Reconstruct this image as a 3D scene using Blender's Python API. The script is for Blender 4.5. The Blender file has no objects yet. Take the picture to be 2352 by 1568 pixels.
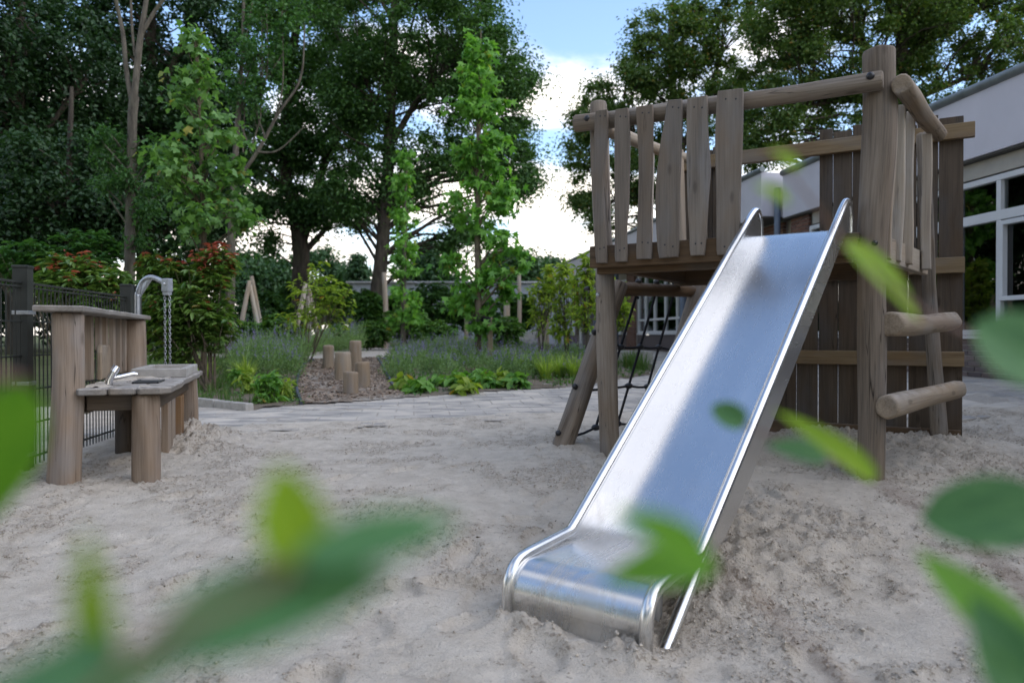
import bpy, math, random
import numpy as np
rng = np.random.default_rng(7)
random.seed(7)
R = math.radians
sc = bpy.context.scene
COL = sc.collection

# ------------------------------------------------------------------ camera, sky, sun, exposure
FPX, CX, CY = 1700.0, 1176.0, 784.0           # focal length and centre of a 2352 px wide frame
PITCH = math.atan(14 / FPX)                    # slightly down
CAMH = 0.8
cam = bpy.data.cameras.new('camera')
cam.sensor_width = 36
cam.lens = FPX / 2352 * 36
cam.clip_start = 0.02
cam.clip_end = 2000
cam.dof.use_dof = True
cam.dof.focus_distance = 3.7
cam.dof.aperture_fstop = 2.8
cam.dof.aperture_blades = 0
camo = bpy.data.objects.new('camera', cam)
COL.objects.link(camo)
camo.location = (0, 0, CAMH)
camo.rotation_euler = (math.pi / 2 - PITCH, 0, 0)
sc.camera = camo

SUN_AZ, SUN_EL = R(104), R(43)                 # from the right, over the school roof
world = bpy.data.worlds.new('World')
sc.world = world
world.use_nodes = True
wn, wl = world.node_tree.nodes, world.node_tree.links
wn.clear()
wout = wn.new('ShaderNodeOutputWorld')
bg = wn.new('ShaderNodeBackground')
bg.inputs['Strength'].default_value = 0.15
sky = wn.new('ShaderNodeTexSky')
sky.sky_type = 'NISHITA'
sky.sun_disc = False
sky.sun_elevation = SUN_EL
sky.sun_rotation = SUN_AZ
sky.air_density = 1.0
sky.dust_density = 0.6
sky.ozone_density = 1.6
tc = wn.new('ShaderNodeTexCoord')
sep = wn.new('ShaderNodeSeparateXYZ')
wl.new(tc.outputs['Generated'], sep.inputs[0])


def wmath(op, a, b=None, c=None):
    n = wn.new('ShaderNodeMath')
    n.operation = op
    for i, v in enumerate((a, b, c)):
        if v is None:
            continue
        if isinstance(v, (int, float)):
            n.inputs[i].default_value = v
        else:
            wl.new(v, n.inputs[i])
    return n.outputs[0]


zz = wmath('MAXIMUM', sep.outputs['Z'], 0.0)
den = wmath('ADD', zz, 0.16)
comb = wn.new('ShaderNodeCombineXYZ')
wl.new(wmath('DIVIDE', sep.outputs['X'], den), comb.inputs[0])
wl.new(wmath('DIVIDE', sep.outputs['Y'], den), comb.inputs[1])
comb.inputs[2].default_value = 1.7
cn = wn.new('ShaderNodeTexNoise')
cn.inputs['Scale'].default_value = 1.15
cn.inputs['Detail'].default_value = 9
cn.inputs['Roughness'].default_value = 0.56
cn.inputs['Distortion'].default_value = 0.25
wl.new(comb.outputs[0], cn.inputs['Vector'])
# more cloud low down, broken blue overhead
bias = wmath('MULTIPLY', wmath('SUBTRACT', 0.36, zz), 0.62)
bias = wmath('MAXIMUM', bias, -0.02)
cv = wmath('ADD', cn.outputs['Fac'], bias)
mr = wn.new('ShaderNodeMapRange')
mr.interpolation_type = 'SMOOTHSTEP'
mr.inputs['From Min'].default_value = 0.50
mr.inputs['From Max'].default_value = 0.66
wl.new(cv, mr.inputs['Value'])
cr = wn.new('ShaderNodeMapRange')
cr.inputs['From Min'].default_value = 0.55
cr.inputs['From Max'].default_value = 0.9
cr.inputs['To Min'].default_value = 1.0
cr.inputs['To Max'].default_value = 0.86
wl.new(cv, cr.inputs['Value'])
ccol = wn.new('ShaderNodeMix')
ccol.data_type = 'RGBA'
ccol.blend_type = 'MULTIPLY'
ccol.inputs['Factor'].default_value = 1
ccol.inputs['A'].default_value = (7.1, 6.6, 6.0, 1)
wl.new(cr.outputs[0], ccol.inputs['B'])
mix = wn.new('ShaderNodeMix')
mix.data_type = 'RGBA'
wl.new(mr.outputs[0], mix.inputs['Factor'])
wl.new(sky.outputs[0], mix.inputs['A'])
wl.new(ccol.outputs['Result'], mix.inputs['B'])
wl.new(mix.outputs['Result'], bg.inputs['Color'])
wl.new(bg.outputs[0], wout.inputs[0])

sun = bpy.data.lights.new('sun', 'SUN')
sun.energy = 0.85
sun.angle = R(88)
sun.color = (1.0, 0.95, 0.88)
suno = bpy.data.objects.new('sun', sun)
COL.objects.link(suno)
# travel direction of the light, opposite of where the sun stands
sd = np.array([math.sin(SUN_AZ) * math.cos(SUN_EL), math.cos(SUN_AZ) * math.cos(SUN_EL), math.sin(SUN_EL)])
from mathutils import Vector, Matrix
suno.rotation_euler = Vector(-sd).to_track_quat('-Z', 'Y').to_euler()
suno.location = (-5, -8, 15)

sc.view_settings.view_transform = 'Standard'
sc.view_settings.look = 'None'
sc.view_settings.exposure = 1.17
sc.view_settings.gamma = 1.0
sc.view_settings.use_curve_mapping = False
sc.render.engine = 'CYCLES'
sc.cycles.use_denoising = True
sc.cycles.max_bounces = 8
sc.cycles.diffuse_bounces = 3
sc.cycles.glossy_bounces = 4
sc.cycles.transmission_bounces = 3
sc.cycles.transparent_max_bounces = 6
sc.cycles.use_adaptive_sampling = True
sc.cycles.adaptive_threshold = 0.01

# ------------------------------------------------------------------ measuring helpers
CP, SP = math.cos(PITCH), math.sin(PITCH)


def rdir(px, py):
    xc, yc = (px - CX) / FPX, (CY - py) / FPX
    return np.array([xc, CP + SP * yc, -SP + CP * yc])


def at(px, py, d):
    """point seen at a photo position, d metres ahead"""
    D = rdir(px, py)
    return np.array([0, 0, CAMH]) + D * (d / D[1])


def ss(a, b, x):
    t = np.clip((np.asarray(x, float) - a) / (b - a), 0, 1)
    return t * t * (3 - 2 * t)


def G(x, y):
    """ground height"""
    x = np.asarray(x, float)
    y = np.asarray(y, float)
    g = 0.04 * np.clip(y - 8.5, 0, 9)
    r = ss(2.4, 4.9, x) * ss(4.5, 7.6, y) * 0.31
    g = np.maximum(g, r)
    g = g - 0.136 * (1 - ss(2.5, 4.3, y)) * ss(-3.2, -1.0, x) - 0.03 * (1 - ss(2.5, 4.3, y)) * (1 - ss(-3.2, -1.0, x))
    return g


def ground_at(px, py):
    D = rdir(px, py)
    lo, hi = 0.3, 90.0
    f = lambda d: CAMH + D[2] * d / D[1] - float(G(D[0] * d / D[1], d))
    n = 0.3
    while n < 90 and f(n) > 0:
        n *= 1.02
    lo, hi = n / 1.02, n
    for _ in range(30):
        m = (lo + hi) / 2
        if f(m) > 0:
            lo = m
        else:
            hi = m
    d = (lo + hi) / 2
    return np.array([D[0] * d / D[1], d, float(G(D[0] * d / D[1], d))])


def on_plane(px, py, p0, n):
    D = rdir(px, py)
    o = np.array([0, 0, CAMH])
    t = np.dot(np.asarray(p0) - o, n) / np.dot(D, n)
    return o + D * t


def nrm(v):
    v = np.asarray(v, float)
    return v / np.linalg.norm(v)


# ------------------------------------------------------------------ noise for shaping
def perlin(x, y, seed=0):
    x = np.asarray(x, float)
    y = np.asarray(y, float)
    xi, yi = np.floor(x).astype(np.int64), np.floor(y).astype(np.int64)
    xf, yf = x - xi, y - yi

    def grad(ix, iy):
        h = (ix * 374761393 + iy * 668265263 + seed * 974634777) & 0xFFFFFFFF
        h = ((h ^ (h >> 13)) * 1274126177) & 0xFFFFFFFF
        a = (h & 0xFFFF) / 65536.0 * 2 * np.pi
        return np.cos(a), np.sin(a)
    u = xf * xf * xf * (xf * (xf * 6 - 15) + 10)
    v = yf * yf * yf * (yf * (yf * 6 - 15) + 10)
    out = 0
    for dx in (0, 1):
        for dy in (0, 1):
            gx, gy = grad(xi + dx, yi + dy)
            w = (u if dx else 1 - u) * (v if dy else 1 - v)
            out = out + w * (gx * (xf - dx) + gy * (yf - dy))
    return out * 1.5


def fbm(x, y, seed=0, oct=4, g=0.5):
    s, a, f = 0, 1, 1
    for o in range(oct):
        s = s + a * perlin(x * f, y * f, seed + o)
        a *= g
        f *= 2.03
    return s


# ------------------------------------------------------------------ materials
def newmat(name):
    m = bpy.data.materials.new(name)
    m.use_nodes = True
    nt = m.node_tree
    nt.nodes.clear()
    out = nt.nodes.new('ShaderNodeOutputMaterial')
    return m, nt, out


class NB:
    """small node builder"""

    def __init__(self, nt):
        self.nt = nt

    def n(self, t, **kw):
        nd = self.nt.nodes.new(t)
        for k, v in kw.items():
            setattr(nd, k, v)
        return nd

    def l(self, a, b):
        self.nt.links.new(a, b)

    def noise(self, vec, scale, detail=4, rough=0.5, dist=0.0):
        t = self.n('ShaderNodeTexNoise')
        t.inputs['Scale'].default_value = scale
        t.inputs['Detail'].default_value = detail
        t.inputs['Roughness'].default_value = rough
        t.inputs['Distortion'].default_value = dist
        if vec is not None:
            self.l(vec, t.inputs['Vector'])
        return t.outputs['Fac']

    def ramp(self, fac, stops):
        r = self.n('ShaderNodeValToRGB')
        el = r.color_ramp.elements
        while len(el) < len(stops):
            el.new(0.5)
        for e, (p, c) in zip(el, stops):
            e.position = p
            e.color = (*c, 1) if len(c) == 3 else c
        self.l(fac, r.inputs['Fac'])
        return r.outputs['Color']

    def mix(self, fac, a, b, mode='MIX'):
        m = self.n('ShaderNodeMix', data_type='RGBA', blend_type=mode)
        for key, v in (('Factor', fac), ('A', a), ('B', b)):
            if isinstance(v, (int, float)):
                m.inputs[key].default_value = v
            elif isinstance(v, tuple):
                m.inputs[key].default_value = (*v, 1) if len(v) == 3 else v
            else:
                self.l(v, m.inputs[key])
        return m.outputs['Result']

    def math(self, op, a, b=None, clamp=False):
        m = self.n('ShaderNodeMath', operation=op, use_clamp=clamp)
        for i, v in enumerate((a, b)):
            if v is None:
                continue
            if isinstance(v, (int, float)):
                m.inputs[i].default_value = v
            else:
                self.l(v, m.inputs[i])
        return m.outputs[0]

    def mapr(self, v, a, b, c=0.0, d=1.0):
        m = self.n('ShaderNodeMapRange')
        m.inputs['From Min'].default_value = a
        m.inputs['From Max'].default_value = b
        m.inputs['To Min'].default_value = c
        m.inputs['To Max'].default_value = d
        self.l(v, m.inputs['Value'])
        return m.outputs[0]

    def bump(self, h, strength, dist=0.01, normal=None):
        b = self.n('ShaderNodeBump')
        b.inputs['Strength'].default_value = strength
        b.inputs['Distance'].default_value = dist
        self.l(h, b.inputs['Height'])
        if normal is not None:
            self.l(normal, b.inputs['Normal'])
        return b.outputs[0]

    def principled(self, out, color=None, rough=0.7, metal=0.0, spec=0.5, normal=None):
        p = self.n('ShaderNodeBsdfPrincipled')
        if color is not None:
            if isinstance(color, tuple):
                p.inputs['Base Color'].default_value = (*color, 1)
            else:
                self.l(color, p.inputs['Base Color'])
        if isinstance(rough, (int, float)):
            p.inputs['Roughness'].default_value = rough
        else:
            self.l(rough, p.inputs['Roughness'])
        p.inputs['Metallic'].default_value = metal
        p.inputs['Specular IOR Level'].default_value = spec
        if normal is not None:
            self.l(normal, p.inputs['Normal'])
        if out is not None:
            self.l(p.outputs[0], out.inputs['Surface'])
        return p

    def scaled(self, vec, s):
        m = self.n('ShaderNodeVectorMath', operation='MULTIPLY')
        self.l(vec, m.inputs[0])
        m.inputs[1].default_value = s
        return m.outputs[0]

    def rand(self):
        return self.n('ShaderNodeObjectInfo').outputs['Random']

    def island(self):
        return self.n('ShaderNodeNewGeometry').outputs['Random Per Island']

    def objc(self):
        return self.n('ShaderNodeTexCoord').outputs['Object']

    def wpos(self):
        return self.n('ShaderNodeNewGeometry').outputs['Position']

    def attr(self, name):
        return self.n('ShaderNodeAttribute', attribute_name=name)


def wood_mat(name, light, dark, crack=0.6, sandy=0.0):
    m, nt, out = newmat(name)
    b = NB(nt)
    g = b.attr('grain').outputs['Vector']
    off = b.n('ShaderNodeVectorMath', operation='ADD')
    rv = b.math('MULTIPLY', b.rand(), 37.0)
    cx = b.n('ShaderNodeCombineXYZ')
    b.l(rv, cx.inputs[0]); b.l(rv, cx.inputs[1]); b.l(rv, cx.inputs[2])
    b.l(g, off.inputs[0]); b.l(cx.outputs[0], off.inputs[1])
    g = off.outputs[0]
    fine = b.noise(b.scaled(g, (90, 90, 3.0)), 1.0, 6, 0.62)
    wide = b.noise(b.scaled(g, (16, 16, 1.1)), 1.0, 3, 0.5, 0.4)
    patch = b.noise(b.scaled(g, (5, 5, 2.2)), 1.0, 4, 0.55)
    f = b.math('ADD', b.math('MULTIPLY', fine, 0.55), b.math('MULTIPLY', wide, 0.45))
    mid = tuple((a + c) / 2 for a, c in zip(light, dark))
    col = b.ramp(f, [(0.30, dark), (0.46, mid), (0.66, light)])
    warm = tuple(c * k for c, k in zip(mid, (1.1, 0.95, 0.78)))
    col = b.mix(b.mapr(patch, 0.5, 0.72, 0, 0.55), col, warm)
    grey = tuple(sum(light) / 3 * k for k in (0.98, 1.0, 1.03))
    patch2 = b.noise(b.scaled(g, (3.5, 3.5, 1.3)), 1.7, 3, 0.5)
    col = b.mix(b.mapr(patch2, 0.5, 0.7, 0, 0.4), col, grey)
    # drying cracks: thin dark lines along the grain
    ck = b.noise(b.scaled(g, (26, 26, 0.9)), 1.0, 2, 0.4, 0.3)
    ckl = b.math('ABSOLUTE', b.math('SUBTRACT', ck, 0.5))
    ckm = b.mapr(ckl, 0.0, 0.012, 1, 0)
    sel = b.mapr(b.noise(b.scaled(g, (7, 7, 0.7)), 1.3, 1), 0.52, 0.6)
    ckm = b.math('MULTIPLY', ckm, sel, True)
    col = b.mix(b.math('MULTIPLY', ckm, crack), col, tuple(c * 0.22 for c in dark))
    # knots
    vo = b.n('ShaderNodeTexVoronoi')
    vo.inputs['Scale'].default_value = 1.0
    b.l(b.scaled(g, (7, 7, 2.6)), vo.inputs['Vector'])
    kn = b.mapr(vo.outputs['Distance'], 0.06, 0.13, 1, 0)
    col = b.mix(b.math('MULTIPLY', kn, 0.55), col, tuple(c * 0.6 for c in dark))
    hue = b.mix(b.math('MULTIPLY', b.rand(), 0.75), col, b.mix(1.0, col, (0.70, 0.66, 0.62), 'MULTIPLY'))
    col = hue
    if sandy:
        up = b.n('ShaderNodeSeparateXYZ')
        b.l(b.n('ShaderNodeNewGeometry').outputs['Normal'], up.inputs[0])
        sn = b.noise(b.wpos(), 16, 5, 0.6)
        sf = b.math('MULTIPLY', b.mapr(up.outputs['Z'], 0.35, 0.9), b.mapr(sn, 0.4, 0.6))
        col = b.mix(b.math('MULTIPLY', sf, sandy), col, (0.46, 0.42, 0.37))
    h = b.math('SUBTRACT', b.math('ADD', fine, b.math('MULTIPLY', wide, 0.6)), b.math('MULTIPLY', ckm, 2.0))
    nm = b.bump(h, 0.5, 0.004)
    b.principled(out, col, 0.82, 0, 0.25, nm)
    return m


W_GREY = wood_mat('weathered_wood', (0.285, 0.238, 0.188), (0.07, 0.054, 0.04), 0.9)
W_PLANK = wood_mat('plank_wood', (0.23, 0.196, 0.16), (0.118, 0.097, 0.078), 0.35)
W_TABLE = wood_mat('table_wood', (0.37, 0.297, 0.228), (0.155, 0.113, 0.082), 0.8)
W_TOP = wood_mat('table_top_wood', (0.27, 0.245, 0.215), (0.135, 0.12, 0.10), 0.5, 0.75)
W_YELL = wood_mat('pressure_treated_wood', (0.29, 0.215, 0.125), (0.15, 0.1, 0.052), 0.35, 0.2)
W_BROWN = wood_mat('brown_beam_wood', (0.16, 0.105, 0.058), (0.07, 0.044, 0.025), 0.5, 0.2)
W_DARK = wood_mat('dark_board_wood', (0.13, 0.10, 0.072), (0.05, 0.037, 0.026), 0.6)
W_PALE = wood_mat('pale_wood', (0.46, 0.40, 0.32), (0.26, 0.21, 0.16), 0.5, 0.2)
W_LOG = wood_mat('step_log_wood', (0.38, 0.315, 0.235), (0.18, 0.14, 0.10), 0.75, 0.4)
W_STUMP = wood_mat('stump_wood', (0.36, 0.29, 0.21), (0.19, 0.145, 0.10), 0.7)
W_ORANGE = wood_mat('fresh_board_wood', (0.33, 0.20, 0.10), (0.15, 0.08, 0.035), 0.5)


def bark_mat(name, light, dark, scale=1.0):
    m, nt, out = newmat(name)
    b = NB(nt)
    p = b.objc()
    n1 = b.noise(b.scaled(p, (9 * scale, 9 * scale, 2.2 * scale)), 1.0, 6, 0.65, 0.3)
    n2 = b.noise(p, 1.4, 3, 0.5)
    col = b.ramp(n1, [(0.34, dark), (0.62, light)])
    col = b.mix(b.mapr(n2, 0.5, 0.7, 0, 0.5), col, tuple(c * k for c, k in zip(light, (0.75, 0.95, 0.6))))
    b.principled(out, col, 0.9, 0, 0.2, b.bump(n1, 0.7, 0.03))
    return m


BARK = bark_mat('oak_bark', (0.075, 0.062, 0.048), (0.022, 0.018, 0.014))
BARK_PALE = bark_mat('pale_bark', (0.135, 0.118, 0.092), (0.055, 0.047, 0.037), 1.6)
BARK_YOUNG = bark_mat('young_bark', (0.17, 0.135, 0.095), (0.075, 0.058, 0.04), 3)
TWIG = bark_mat('twig_bark', (0.16, 0.13, 0.09), (0.08, 0.06, 0.045), 6)


def leaf_mat(name, c1, c2, c3=None, trans=0.35, rough=0.5, spec=0.35, tfac=1.5):
    m, nt, out = newmat(name)
    b = NB(nt)
    r = b.math('FRACT', b.math('ADD', b.island(), b.math('MULTIPLY', b.rand(), 7.31)))
    stops = [(0.0, c1), (0.75, c2)] + ([(0.97, c2), (1.0, c3)] if c3 else [])
    col = b.ramp(r, stops)
    big = b.noise(b.objc(), 0.9, 2)
    col = b.mix(b.mapr(big, 0.35, 0.65, 0, 0.5), col, b.mix(1.0, col, (0.62, 0.72, 0.7), 'MULTIPLY'))
    p = b.principled(None, col, rough, 0, spec)
    t = b.n('ShaderNodeBsdfTranslucent')
    b.l(b.mix(1.0, col, (1.15 * tfac, 1.2 * tfac, 0.55 * tfac), 'MULTIPLY'), t.inputs['Color'])
    ms = b.n('ShaderNodeMixShader')
    ms.inputs[0].default_value = trans
    b.l(p.outputs[0], ms.inputs[1])
    b.l(t.outputs[0], ms.inputs[2])
    b.l(ms.outputs[0], out.inputs['Surface'])
    return m


L_OAK = leaf_mat('oak_leaf', (0.028, 0.078, 0.02), (0.07, 0.15, 0.035), None, 0.32)
L_OAKY = leaf_mat('lit_oak_leaf', (0.038, 0.09, 0.02), (0.10, 0.155, 0.035), (0.24, 0.12, 0.025), 0.35)  # yellower copy of the oak leaf, its sunlit look put into the colour
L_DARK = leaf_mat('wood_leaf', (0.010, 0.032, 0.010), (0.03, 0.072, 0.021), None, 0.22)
L_ASH = leaf_mat('ash_leaf', (0.035, 0.10, 0.03), (0.07, 0.16, 0.04), None, 0.35)
L_PLANE = leaf_mat('plane_leaf', (0.07, 0.165, 0.04), (0.135, 0.255, 0.07), (0.3, 0.25, 0.04), 0.4)
L_GUM = leaf_mat('sweetgum_leaf', (0.08, 0.22, 0.035), (0.17, 0.36, 0.06), (0.34, 0.28, 0.04), 0.4)
L_YEL = leaf_mat('yellow_green_leaf', (0.15, 0.25, 0.035), (0.30, 0.38, 0.06), (0.4, 0.2, 0.04), 0.45)
L_PHOT = leaf_mat('glossy_leaf', (0.045, 0.11, 0.022), (0.15, 0.24, 0.05), (0.25, 0.15, 0.05), 0.25, 0.35, 0.5)
L_RED = leaf_mat('red_leaf', (0.28, 0.035, 0.04), (0.38, 0.10, 0.08), None, 0.3, 0.4)
L_FAR = leaf_mat('far_leaf', (0.03, 0.08, 0.03), (0.06, 0.125, 0.045), None, 0.25)
L_HEDGE = leaf_mat('hedge_leaf', (0.04, 0.11, 0.022), (0.10, 0.20, 0.04), (0.2, 0.2, 0.04), 0.33)
L_NEPETA = leaf_mat('catmint_leaf', (0.11, 0.195, 0.075), (0.21, 0.31, 0.125), None, 0.35)
L_SPIKE = leaf_mat('violet_flower', (0.17, 0.12, 0.36), (0.30, 0.23, 0.50), None, 0.3)
L_LILY = leaf_mat('daylily_leaf', (0.20, 0.31, 0.045), (0.34, 0.43, 0.09), (0.35, 0.25, 0.06), 0.4)
L_HERB = leaf_mat('herb_leaf', (0.075, 0.20, 0.03), (0.16, 0.32, 0.055), (0.3, 0.2, 0.04), 0.35)
L_GRASS = leaf_mat('grass_blade', (0.045, 0.10, 0.022), (0.10, 0.17, 0.04), (0.25, 0.2, 0.08), 0.35)


def flat_mat(name, color, rough=0.6, metal=0.0, spec=0.5, var=0.15, scale=6.0, bump=0.0):
    m, nt, out = newmat(name)
    b = NB(nt)
    p = b.objc()
    n = b.noise(p, scale, 5, 0.6)
    col = b.mix(b.mapr(n, 0.3, 0.7), tuple(c * (1 - var) for c in color), tuple(min(1, c * (1 + var)) for c in color))
    nm = b.bump(n, bump, 0.01) if bump else None
    b.principled(out, col, b.mapr(n, 0.3, 0.7, rough * 0.9, min(1, rough * 1.1)), metal, spec, nm)
    return m


def steel_mat():
    m, nt, out = newmat('brushed_stainless_steel')
    b = NB(nt)
    g = b.attr('grain').outputs['Vector']
    br = b.noise(b.scaled(g, (320, 320, 5)), 1.0, 3, 0.6)
    sm = b.noise(b.scaled(g, (5, 5, 1.6)), 1.0, 4, 0.55)
    scr = b.noise(b.scaled(g, (90, 90, 1.5)), 1.0, 2, 0.5)
    col = b.mix(b.mapr(sm, 0.4, 0.65), (0.62, 0.62, 0.615), (0.67, 0.67, 0.66))
    ro = b.math('ADD', b.mapr(sm, 0.3, 0.7, 0.235, 0.29), b.mapr(scr, 0.6, 0.75, 0, 0.06))
    p = b.principled(None, col, ro, 1.0, 0.5, None)
    s3 = b.n('ShaderNodeSeparateXYZ')
    b.l(g, s3.inputs[0])
    low = b.mapr(s3.outputs[2], 0.9, 0.15, 0.0, 1.0)
    dn = b.noise(b.scaled(g, (11, 11, 6)), 1.0, 7, 0.72, 0.6)
    dust = b.math('ADD', b.math('MULTIPLY', b.mapr(dn, 0.48, 0.66, 0, 0.5), low, True), 0.015, True)
    d = b.n('ShaderNodeBsdfDiffuse')
    d.inputs[0].default_value = (0.40, 0.36, 0.30, 1)
    ms = b.n('ShaderNodeMixShader')
    b.l(dust, ms.inputs[0])
    b.l(p.outputs[0], ms.inputs[1])
    b.l(d.outputs[0], ms.inputs[2])
    b.l(ms.outputs[0], out.inputs['Surface'])
    return m


def chrome_mat():
    m, nt, out = newmat('polished_chrome')
    b = NB(nt)
    n = b.noise(b.objc(), 30, 3)
    b.principled(out, (0.75, 0.75, 0.76), b.mapr(n, 0.3, 0.7, 0.08, 0.16), 1.0)
    return m


STEEL = steel_mat()
CHROME = chrome_mat()
GALV = flat_mat('galvanised_steel', (0.42, 0.43, 0.44), 0.45, 0.85, 0.5, 0.15, 20)
RUBBER = flat_mat('black_plastic', (0.012, 0.012, 0.014), 0.45, 0, 0.5, 0.2, 20)
ROPE = flat_mat('black_rope', (0.016, 0.016, 0.02), 0.8, 0, 0.3, 0.3, 120, 0.4)
FENCEM = flat_mat('dark_green_coated_steel', (0.022, 0.024, 0.02), 0.45, 0, 0.5, 0.25, 12)
STRIP = flat_mat('dark_edging', (0.06, 0.07, 0.09), 0.6, 0, 0.4, 0.3, 20)
CONC = flat_mat('concrete', (0.34, 0.32, 0.29), 0.9, 0, 0.2, 0.2, 14, 0.3)
GREYBLD = flat_mat('grey_cladding', (0.26, 0.29, 0.33), 0.6, 0, 0.3, 0.1, 2)
WHITEP = flat_mat('white_window_paint', (0.52, 0.53, 0.54), 0.4, 0, 0.5, 0.04, 3)
FASCIA = flat_mat('white_fascia_panel', (0.49, 0.475, 0.51), 0.6, 0, 0.3, 0.07, 1.5)
BEIGE = flat_mat('beige_board', (0.33, 0.31, 0.27), 0.6, 0, 0.3, 0.1, 4)
ZINC = flat_mat('zinc_roof_edge', (0.17, 0.19, 0.19), 0.5, 0.5, 0.5, 0.25, 5)
PIPE = flat_mat('blue_grey_downpipe', (0.11, 0.14, 0.19), 0.5, 0, 0.4, 0.15, 5)
SAIL = flat_mat('grey_sail_cloth', (0.34, 0.35, 0.39), 0.8, 0, 0.2, 0.08, 3)
MORTAR = flat_mat('mortar', (0.30, 0.28, 0.26), 0.95, 0, 0.1, 0.15, 20)
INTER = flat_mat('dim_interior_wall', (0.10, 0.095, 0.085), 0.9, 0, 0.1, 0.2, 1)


def brick_mat(name, c1, c2, c3):
    m, nt, out = newmat(name)
    b = NB(nt)
    r = b.math('FRACT', b.math('ADD', b.rand(), b.island()))
    n = b.noise(b.wpos(), 40, 4)
    col = b.ramp(r, [(0, c1), (0.5, c2), (1, c3)])
    col = b.mix(b.mapr(n, 0.4, 0.7, 0, 0.4), col, tuple(c * 0.5 for c in c1))
    b.principled(out, col, 0.9, 0, 0.2, b.bump(n, 0.4, 0.005))
    return m


BRICK = brick_mat('red_brown_brick', (0.15, 0.075, 0.052), (0.20, 0.105, 0.075), (0.12, 0.07, 0.06))
BRICKG = brick_mat('greyish_plinth_brick', (0.13, 0.10, 0.095), (0.17, 0.135, 0.125), (0.10, 0.085, 0.085))
BRICKF = brick_mat('brown_far_brick', (0.15, 0.11, 0.08), (0.18, 0.135, 0.10), (0.12, 0.09, 0.07))


def glass_mat():
    m, nt, out = newmat('window_glass')
    b = NB(nt)
    tr = b.n('ShaderNodeBsdfTransparent')
    tr.inputs[0].default_value = (0.72, 0.78, 0.76, 1)
    gl = b.n('ShaderNodeBsdfGlossy')
    gl.inputs['Roughness'].default_value = 0.01
    wob = b.bump(b.noise(b.wpos(), 1.2, 1), 0.05, 0.02)
    b.l(wob, gl.inputs['Normal'])
    fr = b.n('ShaderNodeFresnel')
    fr.inputs['IOR'].default_value = 1.65
    ms = b.n('ShaderNodeMixShader')
    b.l(b.math('MINIMUM', b.math('MULTIPLY', fr.outputs[0], 1.6), 1.0), ms.inputs[0])
    b.l(tr.outputs[0], ms.inputs[1])
    b.l(gl.outputs[0], ms.inputs[2])
    b.l(ms.outputs[0], out.inputs['Surface'])
    return m


GLASS = glass_mat()


def sand_mat():
    m, nt, out = newmat('pale_sand')
    b = NB(nt)
    p = b.wpos()
    big = b.noise(p, 1.3, 5, 0.6)
    med = b.noise(p, 9, 6, 0.65)
    cr = b.noise(p, 42, 5, 0.72, 0.3)
    fin = b.noise(p, 130, 4, 0.7)
    rough = b.attr('loose').outputs['Fac']
    col = b.ramp(med, [(0.3, (0.51, 0.445, 0.362)), (0.7, (0.66, 0.59, 0.495))])
    damp = b.math('MULTIPLY', rough, b.mapr(med, 0.35, 0.62, 1.0, 0.45))
    col = b.mix(b.math('MULTIPLY', damp, 0.42), col, (0.31, 0.26, 0.20))
    col = b.mix(b.mapr(big, 0.5, 0.72, 0, 0.35), col, (0.53, 0.48, 0.41))
    # crumbly grains, denser where the sand has been dug
    thr = b.math('SUBTRACT', 0.60, b.math('MULTIPLY', rough, 0.08))
    ck = b.math('MULTIPLY', b.math('SUBTRACT', cr, thr), 14.0, True)
    col = b.mix(b.math('MULTIPLY', ck, 0.65), col, (0.20, 0.16, 0.118))
    sp = b.mapr(b.noise(p, 230, 2, 0.5), 0.64, 0.72)
    col = b.mix(b.math('MULTIPLY', sp, 0.45), col, (0.16, 0.13, 0.10))
    h = b.math('ADD', b.math('MULTIPLY', med, 0.5), b.math('ADD', b.math('MULTIPLY', cr, 0.5), b.math('MULTIPLY', fin, 0.3)))
    nm = b.bump(h, 1.0, 0.035)
    b.principled(out, col, 0.95, 0, 0.1, nm)
    return m


def soil_mat(name, c1, c2, scale=6, sand=0.0):
    m, nt, out = newmat(name)
    b = NB(nt)
    p = b.wpos()
    n = b.noise(p, scale, 7, 0.7)
    n2 = b.noise(p, scale * 8, 4, 0.7)
    col = b.ramp(n, [(0.35, c1), (0.65, c2)])
    if sand:
        col = b.mix(b.mapr(b.noise(p, 1.1, 4), 0.45, 0.62, 0, sand), col, (0.42, 0.38, 0.33))
    col = b.mix(b.mapr(n2, 0.55, 0.7, 0, 0.6), col, tuple(c * 0.45 for c in c1))
    b.principled(out, col, 0.95, 0, 0.1, b.bump(n2, 0.6, 0.02))
    return m


def tile_mat():
    m, nt, out = newmat('sandy_grey_paving')
    b = NB(nt)
    p = b.wpos()
    st = b.scaled(p, (1.0, 2.3, 1.0))
    s = b.noise(st, 2.1, 6, 0.6, 0.5)
    g = b.noise(p, 60, 4, 0.7)
    r = b.rand()
    base = b.mix(r, (0.25, 0.235, 0.215), (0.32, 0.30, 0.275))
    col = b.mix(b.mapr(g, 0.4, 0.7, 0, 0.4), base, (0.16, 0.155, 0.15))
    col = b.mix(b.mapr(s, 0.40, 0.60), col, (0.50, 0.445, 0.375))
    b.principled(out, col, 0.85, 0, 0.25, b.bump(g, 0.3, 0.004))
    return m


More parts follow.
